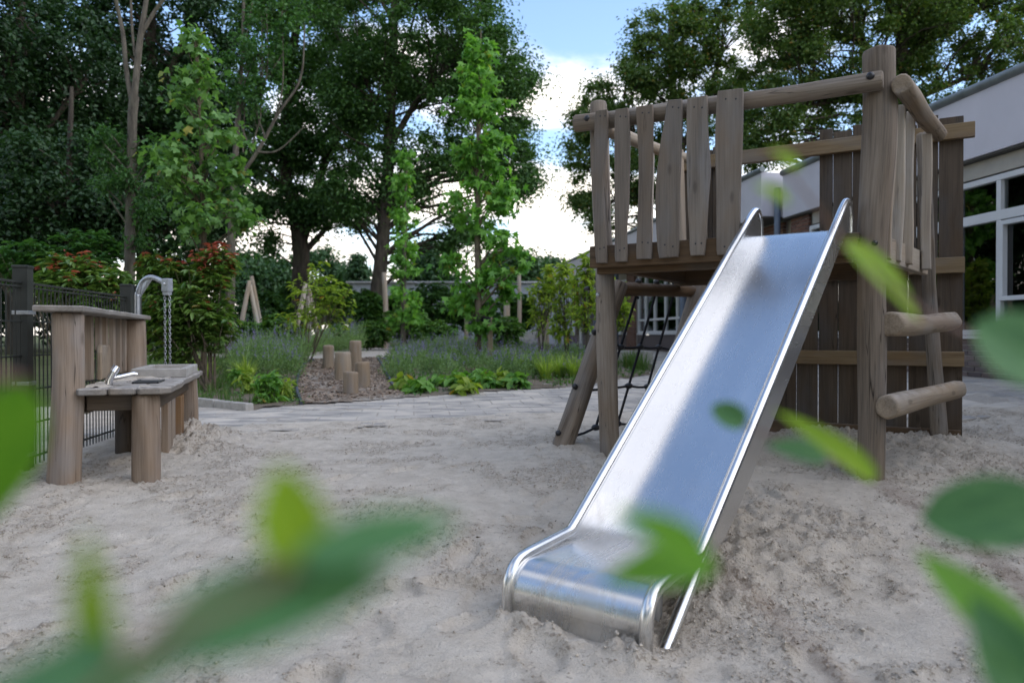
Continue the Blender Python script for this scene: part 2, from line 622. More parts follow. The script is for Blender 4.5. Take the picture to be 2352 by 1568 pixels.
SAND = sand_mat()
SOIL = soil_mat('garden_soil', (0.10, 0.08, 0.058), (0.19, 0.155, 0.115), 5, 0.25)
MULCH = soil_mat('wood_chip_soil', (0.15, 0.115, 0.085), (0.29, 0.235, 0.185), 14, 0.6)
LAWN = soil_mat('rough_ground', (0.055, 0.075, 0.028), (0.12, 0.125, 0.055), 3)
TILE = tile_mat()
JOINT = soil_mat('sandy_joint', (0.37, 0.33, 0.28), (0.46, 0.415, 0.36), 30)
CHIP = brick_mat('wood_chip', (0.22, 0.15, 0.10), (0.36, 0.28, 0.21), (0.13, 0.085, 0.06))
CRUMB = brick_mat('damp_sand_crumb', (0.42, 0.365, 0.295), (0.50, 0.445, 0.37), (0.34, 0.285, 0.225))
LITTER = brick_mat('dry_leaf_litter', (0.07, 0.055, 0.04), (0.12, 0.09, 0.06), (0.05, 0.045, 0.035))

# ------------------------------------------------------------------ object helpers
ORG = {}


def thing(name, label, cat, loc=(0, 0, 0), group=None):
    o = bpy.data.objects.new(name, None)
    COL.objects.link(o)
    o.empty_display_size = 0.1
    o.location = loc
    o['label'] = label
    o['category'] = cat
    if group:
        o['group'] = group
    ORG[o.name] = np.asarray(loc, float)
    return o


def org_of(o):
    return ORG.get(o.name, np.zeros(3)) if o is not None else np.zeros(3)


def mesh_of(name, V, Fs, smooth=True, grain=None, attrs=None, mats=None, midx=None):
    """V (n,3); Fs: array (m,k) or list of arrays/tuples"""
    me = bpy.data.meshes.new(name)
    V = np.asarray(V, np.float32)
    if isinstance(Fs, np.ndarray):
        Fl = [Fs]
    elif len(Fs) and isinstance(Fs[0], np.ndarray) and Fs[0].ndim == 2:
        Fl = Fs
    else:
        Fl = None
    if Fl is not None:
        tot = [np.full(len(f), f.shape[1], np.int32) for f in Fl]
        idx = np.concatenate([f.ravel() for f in Fl]).astype(np.int32)
        tot = np.concatenate(tot)
        me.vertices.add(len(V))
        me.vertices.foreach_set('co', V.ravel())
        me.loops.add(len(idx))
        me.loops.foreach_set('vertex_index', idx)
        me.polygons.add(len(tot))
        st = np.concatenate([[0], np.cumsum(tot)[:-1]]).astype(np.int32)
        me.polygons.foreach_set('loop_start', st)
        me.polygons.foreach_set('loop_total', tot)
    else:
        me.from_pydata(V.tolist(), [], [tuple(int(i) for i in f) for f in Fs])
    if smooth is True:
        me.polygons.foreach_set('use_smooth', np.ones(len(me.polygons), bool))
    elif smooth is not False and smooth is not None:
        me.polygons.foreach_set('use_smooth', np.asarray(smooth, bool))
    if midx is not None:
        me.polygons.foreach_set('material_index', np.asarray(midx, np.int32))
    if grain is not None:
        a = me.attributes.new('grain', 'FLOAT_VECTOR', 'POINT')
        a.data.foreach_set('vector', np.asarray(grain, np.float32).ravel())
    for k, v in (attrs or {}).items():
        a = me.attributes.new(k, 'FLOAT', 'POINT')
        a.data.foreach_set('value', np.asarray(v, np.float32).ravel())
    me.update(calc_edges=True)
    me.validate()
    return me


def obj(name, geo, mat, parent=None, label=None, smooth=None, kind=None, attrs=None, midx=None):
    """geo = (V, F[, grain][, smooth]) in world coordinates"""
    V, F = np.asarray(geo[0], float), geo[1]
    gr = geo[2] if len(geo) > 2 else None
    sm = smooth if smooth is not None else (geo[3] if len(geo) > 3 else True)
    o0 = org_of(parent)
    me = mesh_of(name, V - o0, F, sm, gr, attrs, midx=midx)
    for m_ in (mat if isinstance(mat, (list, tuple)) else [mat]):
        me.materials.append(m_)
    o = bpy.data.objects.new(name, me)
    COL.objects.link(o)
    if parent is not None:
        o.parent = parent
        ORG[o.name] = o0
    if label:
        o['label'] = label
    if kind:
        o['kind'] = kind
    return o


def tag(o, label, cat, group=None):
    o['label'] = label
    o['category'] = cat
    if group:
        o['group'] = group
    return o


def merge(*geos):
    Vs, Fs, Gs, Ss, n = [], [], [], [], 0
    hasg = all(len(g) > 2 and g[2] is not None for g in geos)
    for g in geos:
        V = np.asarray(g[0], float)
        F = [tuple(int(i) + n for i in f) for f in g[1]]
        Vs.append(V)
        Fs += F
        if hasg:
            Gs.append(np.asarray(g[2], float))
        s = g[3] if len(g) > 3 and g[3] is not None else [True] * len(F)
        if s is True or s is False:
            s = [s] * len(F)
        Ss += list(s)
        n += len(V)
    return np.concatenate(Vs), Fs, (np.concatenate(Gs) if hasg else None), Ss


def frame_of(t):
    t = nrm(t)
    a = np.array([0, 0, 1.0]) if abs(t[2]) < 0.9 else np.array([1.0, 0, 0])
    x = nrm(np.cross(a, t))
    y = np.cross(t, x)
    return x, y, t


def smooth_path(pts, n):
    """Catmull-Rom through pts (k,d)"""
    P = np.asarray(pts, float)
    if len(P) == 2:
        t = np.linspace(0, 1, n)[:, None]
        return P[0] * (1 - t) + P[1] * t
    E = np.vstack([2 * P[0] - P[1], P, 2 * P[-1] - P[-2]])
    u = np.linspace(0, len(P) - 1 - 1e-9, n)
    i = np.floor(u).astype(int)
    t = (u - i)[:, None]
    p0, p1, p2, p3 = E[i], E[i + 1], E[i + 2], E[i + 3]
    return 0.5 * (2 * p1 + (p2 - p0) * t + (2 * p0 - 5 * p1 + 4 * p2 - p3) * t ** 2 + (-p0 + 3 * p1 - 3 * p2 + p3) * t ** 3)


def tube(pts, rad, seg=12, wob=0.0, chamfer=0.0, cap=True, seed=0, n=None, rings=None):
    """round bar along pts; chamfer rounds the end edges; returns V,F,grain,smooth"""
    P = np.asarray(pts, float)
    if n:
        rr = np.broadcast_to(np.asarray(rad, float), (len(P),))
        S = smooth_path(np.column_stack([P, rr]), n)
        P, rad = S[:, :3], S[:, 3]
    r = np.broadcast_to(np.asarray(rad, float), (len(P),)).copy()
    if chamfer > 0:
        d0, d1 = nrm(P[1] - P[0]), nrm(P[-1] - P[-2])
        c = chamfer
        P = np.vstack([P[0], P[0] + d0 * c * 0.3, P[0] + d0 * c, P[1:-1], P[-1] - d1 * c, P[-1] - d1 * c * 0.3, P[-1]])
        r = np.concatenate([[r[0] - c, r[0] - c * 0.3, r[0]], r[1:-1], [r[-1], r[-1] - c * 0.3, r[-1] - c]])
    k = len(P)
    T = np.gradient(P, axis=0)
    x, y, _ = frame_of(T[0])
    s = np.concatenate([[0], np.cumsum(np.linalg.norm(np.diff(P, axis=0), axis=1))])
    V, Gn = [], []
    th = np.linspace(0, 2 * np.pi, seg, endpoint=False)
    for i in range(k):
        t = nrm(T[i])
        x = nrm(x - t * np.dot(x, t))
        y = np.cross(t, x)
        w = r[i] * (1 + (wob * perlin(np.cos(th) * 1.3 + seed * 7.1, np.sin(th) * 1.3 + s[i] * 1.7 + seed, 5) if wob else 0))
        ring = P[i] + np.outer(np.cos(th) * w, x) + np.outer(np.sin(th) * w, y)
        V.append(ring)
        Gn.append(np.column_stack([np.cos(th) * w, np.sin(th) * w, np.full(seg, s[i])]))
    F, S = [], []
    for i in range(k - 1):
        for j in range(seg):
            a, b = i * seg + j, i * seg + (j + 1) % seg
            F.append((a, b, b + seg, a + seg))
            S.append(True)
    V = np.concatenate(V)
    Gn = np.concatenate(Gn)
    if cap:
        n0 = len(V)
        V = np.vstack([V, V[:seg], V[-seg:]])
        Gn = np.vstack([Gn, Gn[:seg], Gn[-seg:]])
        F.append(tuple(range(n0 + seg - 1, n0 - 1, -1)))
        F.append(tuple(range(n0 + seg, n0 + 2 * seg)))
        S += [False, False]
    return V, F, Gn + seed * 1.37, S


def slab(outline, o, ex, ey, ez, thick, ch=0.006, seed=0, grain_axis=1):
    """plate: outline (k,2) in metres in plane (ex,ey) at o, front face towards ez, edges chamfered"""
    O = np.asarray(outline, float)
    k = len(O)
    area = 0.5 * np.sum(O[:, 0] * np.roll(O[:, 1], -1) - np.roll(O[:, 0], -1) * O[:, 1])
    if area < 0:
        O = O[::-1]
    # inward offset
    d1 = O - np.roll(O, 1, axis=0)
    d2 = np.roll(O, -1, axis=0) - O
    n1 = np.column_stack([-d1[:, 1], d1[:, 0]]) / (np.linalg.norm(d1, axis=1)[:, None] + 1e-12)
    n2 = np.column_stack([-d2[:, 1], d2[:, 0]]) / (np.linalg.norm(d2, axis=1)[:, None] + 1e-12)
    nn = n1 + n2
    nn = nn / (np.linalg.norm(nn, axis=1)[:, None] + 1e-9)
    I = O + nn * ch
    layers = [(I, thick), (O, thick - ch), (O, ch), (I, 0.0)]
    V, Gn = [], []
    for (Q, h) in layers:
        V.append(o + np.outer(Q[:, 0], ex) + np.outer(Q[:, 1], ey) + np.asarray(ez) * h)
        g = np.column_stack([Q[:, 0], np.full(k, h), Q[:, 1]]) if grain_axis == 1 else np.column_stack([Q[:, 1], np.full(k, h), Q[:, 0]])
        Gn.append(g)
    F = [tuple(range(k))]
    for L in range(3):
        for j in range(k):
            a, b = L * k + j, L * k + (j + 1) % k
            F.append((a, a + k, b + k, b))
    F.append(tuple(range(4 * k - 1, 3 * k - 1, -1)))
    return np.concatenate(V), F, np.concatenate(Gn) + seed * 1.91, [False] * len(F)


def box(c, ex, ey, ez, sx, sy, sz, ch=0.004, seed=0):
    """box centred at c, sizes along ex,ey,ez; the grain runs along the longest side"""
    ax = [np.asarray(v, float) for v in (ex, ey, ez)]
    sz3 = [sx, sy, sz]
    o = np.asarray(c, float) - ax[2] * sz / 2
    ol = [(-sx / 2, -sy / 2), (sx / 2, -sy / 2), (sx / 2, sy / 2), (-sx / 2, sy / 2)]
    ch = min(ch, min(sz3) * 0.3)
    V, F, Gn, S = slab(ol, o, ax[0], ax[1], ax[2], sz, ch, seed)
    L = int(np.argmax(sz3))
    loc = (V - np.asarray(c)) @ np.array(ax).T
    oth = [i for i in range(3) if i != L]
    Gn = np.column_stack([loc[:, oth[0]], loc[:, oth[1]], loc[:, L]]) + seed * 1.91
    # faces may be inside out when the axes are left handed
    if np.dot(np.cross(ax[0], ax[1]), ax[2]) < 0:
        F = [f[::-1] for f in F]
    return V, F, Gn, S


EX, EY, EZ = np.eye(3)


def ball(c, r, seg=10, rings=6, sq=(1, 1, 1)):
    V = [(0, 0, 1)]
    for i in range(1, rings):
        a = math.pi * i / rings
        for j in range(seg):
            b = 2 * math.pi * j / seg
            V.append((math.sin(a) * math.cos(b), math.sin(a) * math.sin(b), math.cos(a)))
    V.append((0, 0, -1))
    F = []
    for j in range(seg):
        F.append((0, 1 + j, 1 + (j + 1) % seg))
    for i in range(rings - 2):
        for j in range(seg):
            a, b = 1 + i * seg + j, 1 + i * seg + (j + 1) % seg
            F.append((a, a + seg, b + seg, b))
    L = len(V) - 1
    for j in range(seg):
        F.append((L, 1 + (rings - 2) * seg + (j + 1) % seg, 1 + (rings - 2) * seg + j))
    V = np.array(V) * np.asarray(sq) * r + np.asarray(c)
    return V, F, V - np.asarray(c), True


def structure(name, geo, mat, parent=None, attrs=None, label=None):
    o = obj(name, geo, mat, parent, label, attrs=attrs)
    if parent is None:
        o['kind'] = 'structure'
    return o


def stuff(name, geo, mat, label, parent=None, midx=None):
    o = obj(name, geo, mat, parent, label, kind='stuff', midx=midx)
    return o


# ------------------------------------------------------------------ leaves
def tmpl(pts, fold=0.12, droop=0.0):
    P = np.array([(x, y, fold * abs(x) * 2 - droop * y * y) for x, y in pts], float)
    return P


DIAMOND = (tmpl([(0, 0), (0.30, 0.45), (0, 1), (-0.30, 0.45)], 0.35), [np.array([[0, 1, 2], [0, 2, 3]])])
OVATE = (tmpl([(0, 0), (0.24, 0.22), (0.27, 0.5), (0.14, 0.82), (0, 1), (-0.14, 0.82), (-0.27, 0.5), (-0.24, 0.22)], 0.25, 0.15),
         [np.array([[0, 1, 2, 3, 4], [0, 4, 5, 6, 7]])])
SLIM = (tmpl([(0, 0), (0.15, 0.3), (0.15, 0.62), (0, 1), (-0.15, 0.62), (-0.15, 0.3)], 0.3, 0.25), [np.array([[0, 1, 2, 3], [0, 3, 4, 5]])])


def star_pts(n5, deep):
    pts = []
    angs = [-35 - 90 + 5, 0 - 60 + 5, 90 - 90, 60 - 5, 35 + 90 - 5]
    L = [0.62, 0.92, 1.0, 0.92, 0.62]
    c = (0, 0.22)
    out = [(0, 0)]
    A = [R(118), R(58), R(0), R(-58), R(-118)]
    tips = [(c[0] - math.sin(a) * l * 0.78, c[1] + math.cos(a) * l * 0.78) for a, l in zip(A, L)]
    for i, t in enumerate(tips):
        out.append(t)
        if i < 4:
            am = (A[i] + A[i + 1]) / 2
            out.append((c[0] - math.sin(am) * deep, c[1] + math.cos(am) * deep))
    return out


def star_template(deep):
    p = star_pts(5, deep)            # base, tip, notch, tip, notch, ...
    V = [(0, 0.22)] + p
    k = len(V)
    F = [[0, i, i + 1 if i + 1 < k else 1] for i in range(1, k)]
    Vz = np.array([(x, y, 0.10 * math.sin(i * 2.1) - 0.22 * (x * x + (y - 0.22) ** 2)) for i, (x, y) in enumerate(V)])
    Vz[0, 2] = 0.0
    return Vz, [np.array(F)[:, ::-1]]


STAR = star_template(0.26)
MAPLE = star_template(0.42)


def rand_unit(n):
    v = rng.normal(size=(n, 3))
    return v / np.linalg.norm(v, axis=1)[:, None]


LAST = {}


def leaves(C, size, tm=DIAMOND, up=0.8, D=None, droop=0.0, N=None):
    """leaf polygons at C (n,3)"""
    n = len(C)
    T, Fs = tm
    if N is None:
        N = rand_unit(n) + np.array([0, 0, up])
    N = N / np.linalg.norm(N, axis=1)[:, None]
    if D is None:
        D = rand_unit(n)
    D = D + np.array([0, 0, -droop])
    D = D - N * np.sum(D * N, axis=1)[:, None]
    D = D / (np.linalg.norm(D, axis=1)[:, None] + 1e-9)
    X = np.cross(D, N)
    s = (np.asarray(size) * np.ones(n) * rng.uniform(0.7, 1.25, n))[:, None, None]
    LAST['frames'] = (C, X, D, N, s[:, 0, 0])
    V = C[:, None, :] + s * (T[None, :, 0:1] * X[:, None, :] + T[None, :, 1:2] * D[:, None, :] + T[None, :, 2:3] * N[:, None, :])
    k = len(T)
    base = (np.arange(n) * k)[:, None, None]
    F = [(base + f[None]).reshape(-1, f.shape[1]) for f in Fs]
    return V.reshape(-1, 3), F


def cat(geos):
    """join (V,[F arrays]) leaf sets; keeps arrays"""
    Vs, by, n, order = [], {}, 0, []
    for V, F in geos:
        for f in F:
            by.setdefault(f.shape[1], []).append(f + n)
        Vs.append(V)
        n += len(V)
    return np.concatenate(Vs), [np.concatenate(v) for v in by.values()]


def clump_points(cs, rs, n, flat=0.7, shell=0.5):
    """n points spread through clumps"""
    k = len(cs)
    w = rs ** 2
    idx = rng.choice(k, n, p=w / w.sum())
    u = rand_unit(n) * np.clip(np.abs(rng.normal(0.0, 0.62, n)) + 0.05, 0, 1.3)[:, None]
    u[:, 2] *= flat
    return cs[idx] + u * rs[idx][:, None], u


def crown_clumps(d, ells, rmin, rmax, dz=1.0):
    """ells: (px,py,rx,ry,n) in photo pixels at distance d -> clump centres and radii"""
    C, Rr = [], []
    for e in ells:
        px, py, rx, ry, n = e[:5]
        dd = d + (e[5] if len(e) > 5 else 0)
        c = at(px, py, dd)
        a, b = rx * dd / FPX, ry * dd / FPX
        u = rand_unit(n) * (rng.uniform(0.08, 1, n) ** 0.42)[:, None]
        C.append(c + u * np.array([a, a * dz, b]))
        Rr.append(rng.uniform(rmin, rmax, n))
    return np.concatenate(C), np.concatenate(Rr)


def tree(name, label, cat_, d, limbs, ells, nleaf, lsize, lmat, bmat, rmin=0.5, rmax=1.0, tm=DIAMOND, base=None, group=None,
         twigs=True, up=0.8, droop=0.0, dz=1.0, twig_r=0.02, extra=None, flat=0.7, mind=None, cmul=1.0, single=0):
    if base is None:
        bx = at(limbs[0][0][0], limbs[0][0][1], d)
        base = (bx[0], bx[1], float(G(bx[0], bx[1])))
    t = thing(name, label, cat_, base, group)
    geos, nodes = [], []
    for li, L in enumerate(limbs):
        pts = [at(p[0], p[1], d + (p[3] if len(p) > 3 else 0)) for p in L]
        if li == 0:
            pts[0] = np.array([pts[0][0], pts[0][1], base[2] - 0.1])
        rad = [p[2] * d / FPX for p in L]
        n = max(6, len(L) * 5)
        g = tube(pts, rad, 10, 0.15, seed=li, n=n, cap=False)
        geos.append(g)
        S = smooth_path(np.column_stack([np.array(pts), rad]), n)
        nodes.append(S[2:])
    C, Rr = crown_clumps(d, [tuple(e[:4]) + (max(2, int(e[4] * cmul)),) + tuple(e[5:]) for e in ells], rmin, rmax, dz)
    if mind is not None:
        C[:, 1] = np.maximum(C[:, 1], mind)
    ND = np.concatenate(nodes)
    if twigs:
        for c, r in zip(C, Rr):
            dd = np.linalg.norm(ND[:, :3] - c, axis=1) + np.maximum(0, ND[:, 2] - c[2] + 0.3) * 2.5
            j = int(rng.choice(np.flatnonzero(dd <= dd.min() + 0.35 * np.linalg.norm(ND[:, :3] - c, axis=1).min() + 0.05)))
            p0 = ND[j, :3]
            m = (p0 + c) / 2 + np.array([0, 0, 0.12 * np.linalg.norm(c - p0)]) + rng.normal(size=3) * 0.06 * np.linalg.norm(c - p0)
            r0 = min(ND[j, 3] * 0.45, twig_r * 1.5 + 0.014 * np.linalg.norm(c - p0))
            geos.append(tube([p0, m, c], [r0, r0 * 0.6, r0 * 0.2], 5, n=6, cap=False))
    obj('trunk', merge(*geos), bmat, t)
    P, u = clump_points(C, Rr, nleaf, flat)
    N = rand_unit(nleaf) * 0.8 + u * 0.7 + np.array([0, 0, up])
    lv = leaves(P, lsize, tm, N=N, droop=droop)
    if not single:
        obj('crown', (lv[0], lv[1]), lmat, t, smooth=False)
        return t, C, Rr
    # the leaves nearest the viewer are objects of their own, the rest one mass
    c_, x_, d_, n_, s_ = LAST['frames']
    k = len(tm[0])
    pick = np.argsort(c_[:, 1] - s_ * 3)[:single]
    rest = np.setdiff1d(np.arange(nleaf), pick)
    V = lv[0].reshape(nleaf, k, 3)[rest].reshape(-1, 3)
    F = [((np.arange(len(rest)) * k)[:, None, None] + f[None]).reshape(-1, f.shape[1]) for f in tm[1]]
    obj('crown', (V, F), lmat, t, smooth=False, kind='stuff')
    me = mesh_of('leaf', tm[0], tm[1], False)
    me.materials.append(lmat)
    for i in pick:
        o = bpy.data.objects.new('leaf', me)
        COL.objects.link(o)
        o.parent = t
        M = np.eye(4)
        M[:3, 0], M[:3, 1], M[:3, 2] = x_[i] * s_[i], d_[i] * s_[i], n_[i] * s_[i]
        M[:3, 3] = c_[i] - np.asarray(base)
        o.matrix_basis = Matrix(M.tolist())
    return t, C, Rr

# ================================================================== the setting: ground, sand, paths
SAND_EDGE = np.array([(-8, 6.0), (-3.3, 6.15), (-2.67, 6.35), (-0.74, 7.1), (0.6, 7.6), (2.0, 7.6), (3.9, 6.6), (5.0, 5.9), (7, 5.2)])
FAR_EDGE = np.array([(-8, 6.8), (-2.95, 7.95), (-1.94, 8.77), (-1.02, 9.85), (0.89, 11.2), (2.3, 12.3), (2.4, 13.5), (2.45, 19), (2.5, 60)])


def edge_y(E, x):
    return np.interp(x, E[:, 0], E[:, 1])


def inpoly(px, py, poly):
    P = np.asarray(poly)
    x, y = np.asarray(px), np.asarray(py)
    ins = np.zeros(x.shape, bool)
    j = len(P) - 1
    for i in range(len(P)):
        xi, yi, xj, yj = P[i, 0], P[i, 1], P[j, 0], P[j, 1]
        c = ((yi > y) != (yj > y)) & (x < (xj - xi) * (y - yi) / (yj - yi + 1e-12) + xi)
        ins ^= c
        j = i
    return ins


def gpoly(pix):
    return [tuple(ground_at(*p)[:2]) for p in pix]


def gridmesh(xs, ys, zf, keep=None):
    X, Y = np.meshgrid(xs, ys)
    Z = zf(X, Y)
    V = np.column_stack([X.ravel(), Y.ravel(), Z.ravel()])
    nx, ny = len(xs), len(ys)
    i = np.arange(nx * ny).reshape(ny, nx)
    F = np.stack([i[:-1, :-1], i[:-1, 1:], i[1:, 1:], i[1:, :-1]], -1).reshape(-1, 4)
    if keep is not None:
        cxy = V[F].mean(1)
        F = F[keep(cxy[:, 0], cxy[:, 1])]
        used = np.unique(F)
        mp = np.full(len(V), -1)
        mp[used] = np.arange(len(used))
        V, F = V[used], mp[F]
    return V, [F.astype(np.int32)]


# the great ground sheet
gx = np.concatenate([np.linspace(-900, -30, 12)[:-1], np.linspace(-30, -6, 16)[:-1], np.linspace(-6, 7, 54), np.linspace(7, 30, 14)[1:], np.linspace(30, 900, 12)[1:]])
gy = np.concatenate([np.linspace(-600, -6, 8)[:-1], np.linspace(-6, 26, 110), np.linspace(26, 60, 14)[1:], np.linspace(60, 1500, 12)[1:]])
gv = gridmesh(gx, gy, lambda x, y: G(x, y) - 0.05 - 0.2 * (y < 8) * (x > -6) * (x < 7))
cy = gv[0][gv[1][0]].mean(1)
structure('ground', (gv[0], gv[1]), LAWN)

# sand with real relief: footprints, trampled clods, heaps
feet = []
for _ in range(170):
    d = rng.uniform(1.3, 7.0)
    feet.append((rng.uniform(-0.75, 0.78) * d, d, rng.uniform(0, np.pi), rng.uniform(0.05, 0.075), rng.uniform(0.10, 0.15), rng.uniform(0.006, 0.022)))
SL_O = np.array([-0.015, 2.50]); SL_PHI = 36.75
SL_S = np.array([math.sin(R(SL_PHI)), math.cos(R(SL_PHI))]); SL_R = np.array([SL_S[1], -SL_S[0]])
SL_W, SL_L1, SL_L2 = 0.515, 0.406, 2.087
MOUNDS = [(-2.40, 3.98, 0.22, 0.02), (-2.04, 4.10, 0.2, 0.02), (-2.52, 5.7, 0.4, 0.10), (-2.2, 5.0, 0.25, 0.09), (-2.35, 5.4, 0.3, 0.10),
          (0.32, 5.3, 0.22, 0.05), (0.62, 5.0, 0.25, -0.05), (2.04, 4.2, 0.22, 0.0), (3.1, 5.35, 0.35, 0.07), (2.5, 5.4, 0.5, 0.07), (2.2, 5.7, 0.4, 0.05),
          (1.0, 3.2, 0.45, 0.045), (1.35, 3.4, 0.4, 0.035), (0.75, 2.75, 0.25, 0.07), (2.9, 4.6, 0.5, 0.05), (-2.8, 4.3, 0.3, 0.03)]
for k in range(9):
    q = SL_O + SL_R * (k / 8 * SL_W) - SL_S * rng.uniform(0.03, 0.10)
    MOUNDS.append((q[0], q[1], rng.uniform(0.05, 0.08), rng.uniform(0.018, 0.04)))
MOUNDS.append((SL_O[0] + SL_R[0] * 0.5 - 0.02, SL_O[1] + SL_R[1] * 0.5 - 0.05, 0.14, 0.03))
q = SL_O + SL_R * SL_W + SL_S * 0.3
MOUNDS.append((q[0] + 0.2, q[1] + 0.2, 0.14, 0.04))


def sand_relief(X, Y):
    loose = ss(-0.15, 0.42, fbm(X * 1.5 + 4, Y * 1.5, 11, 4, 0.65) + 0.35 * fbm(X * 6, Y * 6, 5, 3))
    right = ss(0.6, 1.5, X) * ss(2.3, 3.0, Y) * (1 - ss(5.6, 6.6, Y))
    loose = np.clip(loose * 0.8 + 0.28 * right * ss(-0.7, 0.2, fbm(X * 1.7, Y * 1.7, 31, 3)), 0, 1)
    Z = 0.022 * fbm(X * 0.9, Y * 0.9, 1, 3) + 0.007 * fbm(X * 3.1, Y * 3.1, 2, 3)
    clod = np.abs(fbm(X * 9, Y * 9, 3, 3))
    cr = np.maximum(0, fbm(X * 22, Y * 22, 8, 2) - 0.15)
    fine = np.maximum(0, perlin(X * 52, Y * 52, 9) - 0.12)
    Z = Z + loose * (0.006 * clod + 0.026 * cr + 0.032 * fine) + (1 - loose) * (0.004 * clod + 0.004 * cr * (fine > 0.15))
    edge = np.abs(fbm(X * 2.6 + 9, Y * 2.6, 71, 4))
    Z = Z - 0.010 * (1 - ss(0.0, 0.05, edge)) * ss(-0.2, 0.5, fbm(X * 1.1, Y * 1.1, 15, 2)) + 0.004 * ss(0.03, 0.3, edge)
    for (fx, fy, fa, a, b_, dep) in feet:
        m = (np.abs(X - fx) < 0.3) & (np.abs(Y - fy) < 0.3)
        if not m.any():
            continue
        x, y = X[m] - fx, Y[m] - fy
        u = (x * math.cos(fa) + y * math.sin(fa)) / a
        v = (-x * math.sin(fa) + y * math.cos(fa)) / b_
        r = np.sqrt(u * u + v * v) * (1 + 0.12 * perlin(x * 18 + fx, y * 18 + fy, 3))
        Z[m] = Z[m] * (0.35 + 0.65 * ss(0.6, 1.05, r)) - dep * (1 - ss(0.72, 1.0, r)) + dep * 0.35 * np.exp(-((r - 1.18) / 0.14) ** 2)
        loose[m] = np.clip(loose[m] * (0.3 + 0.7 * ss(0.7, 1.0, r)) + 0.45 * np.exp(-((r - 1.15) / 0.16) ** 2), 0, 1)
    for (mx, my, mr_, mh) in MOUNDS:
        r = np.hypot(X - mx, Y - my) / mr_
        w = np.exp(-r * r)
        Z = Z + mh * w * (0.8 + 0.5 * fbm(X * 14, Y * 14, 23, 3))
        loose = np.clip(loose + 0.35 * w * (mh > 0), 0, 1)
    return Z, loose


def sand_z(X, Y):
    Z, L = sand_relief(X, Y)
    ed = edge_y(SAND_EDGE, X) + 0.18 * fbm(X * 2.2, Y * 2.2, 44, 3)
    fade = 1 - ss(-0.7, 0.0, Y - ed)
    Z = Z * (0.25 + 0.75 * fade) - 0.012 + 0.032 * (1 - fade) - 0.055 * ss(-0.15, 0.45, Y - ed)
    return G(X, Y) + Z, L


ys = [0.9]
while ys[-1] < 8.6:
    ys.append(ys[-1] + max(0.008, 0.0052 * ys[-1]))
ys = np.array(ys)
xs = np.concatenate([np.linspace(-5.5, -3.2, 50)[:-1], np.linspace(-3.2, 3.9, 590), np.linspace(3.9, 6.3, 70)[1:]])
Xg, Yg = np.meshgrid(xs, ys)
Zg, Lg = sand_z(Xg, Yg)
sv = gridmesh(xs, ys, lambda x, y: Zg)
structure('sand', (sv[0], sv[1]), SAND, attrs={'loose': Lg.ravel()})
# plain sand towards and behind the camera, reached only from the side
sv2 = gridmesh(np.linspace(-5.5, 6.3, 40), np.linspace(-3, 0.9, 14), lambda x, y: G(x, y) - 0.012)
structure('sand', (sv2[0], sv2[1]), SAND)


def sz(x, y):
    z, _ = sand_z(np.array([[x]], float), np.array([[y]], float))
    return float(z[0, 0])


# loose crumbs of damp sand and specks of litter
def scatter_rocks(name, n, smin, smax, mat, label, chooser, flat=0.7, sink=0.3):
    O = np.array([(1, 0, 0), (0, 1, 0), (-1, 0, 0), (0, -1, 0), (0, 0, 1), (0, 0, -1)], float)
    T = np.array([(0, 1, 4), (1, 2, 4), (2, 3, 4), (3, 0, 4), (1, 0, 5), (2, 1, 5), (3, 2, 5), (0, 3, 5)])
    P = chooser(n)
    n = len(P)
    s = smin * (smax / smin) ** (rng.uniform(0, 1, n) ** 2.2)
    V = O[None] * rng.uniform(0.6, 1.3, (n, 6, 1)) + rng.normal(size=(n, 6, 3)) * 0.18
    a = rng.uniform(0, 2 * np.pi, n)
    c, s_ = np.cos(a)[:, None], np.sin(a)[:, None]
    x = V[:, :, 0] * c - V[:, :, 1] * s_ * flat
    y = V[:, :, 0] * s_ + V[:, :, 1] * c * flat
    V = np.stack([x, y, V[:, :, 2] * flat], -1) * s[:, None, None]
    V = V + P[:, None, :] + np.array([0, 0, 1]) * (s * (flat - sink))[:, None, None]
    F = (np.arange(n) * 6)[:, None, None] + T[None]
    stuff(name, (V.reshape(-1, 3), [F.reshape(-1, 3).astype(np.int32)]), mat, label)


def choose_loose(thr):
    def f(n):
        out = []
        while sum(map(len, out)) < n:
            d = 1.3 + (rng.uniform(0, 1, n * 2) ** 1.3) * 5.4
            x = rng.uniform(-0.8, 0.85, n * 2) * d
            z, L = sand_z(x[None], d[None])
            ok = (L[0] > thr * rng.uniform(0.5, 1.6, n * 2)) & (x < 5) & (x > -3.4) & (d < edge_y(SAND_EDGE, x) - 0.1)
            out.append(np.column_stack([x, d, z[0]])[ok])
        return np.concatenate(out)[:n]
    return f


scatter_rocks('sand_crumbs', 16000, 0.0022, 0.009, CRUMB, 'loose damp crumbs of sand lying in the trampled patches', choose_loose(0.55))
scatter_rocks('leaf_litter', 320, 0.003, 0.014, LITTER, 'small dark specks of bark and dry leaf on the sand', choose_loose(0.3), 0.35, 0.0)

# beds, wood chip area, back path
MULCH_P = gpoly([(692, 930), (682, 884), (697, 842), (722, 826), (868, 823), (882, 852), (905, 893), (935, 914), (800, 926)])
BED_L = gpoly([(300, 926), (450, 927), (572, 943), (692, 930), (682, 884), (697, 842), (722, 826), (300, 826)])
BED_R = gpoly([(935, 914), (1000, 910), (1100, 902), (1310, 890), (1490, 862), (1500, 838), (1150, 812), (1100, 808), (868, 823), (882, 852), (905, 893)])
BACKP = gpoly([(300, 826), (725, 826), (870, 822), (1110, 808), (1110, 797), (830, 801), (700, 814), (300, 815)])
YARD = gpoly([(820, 801), (1110, 797), (1120, 790), (820, 791)])


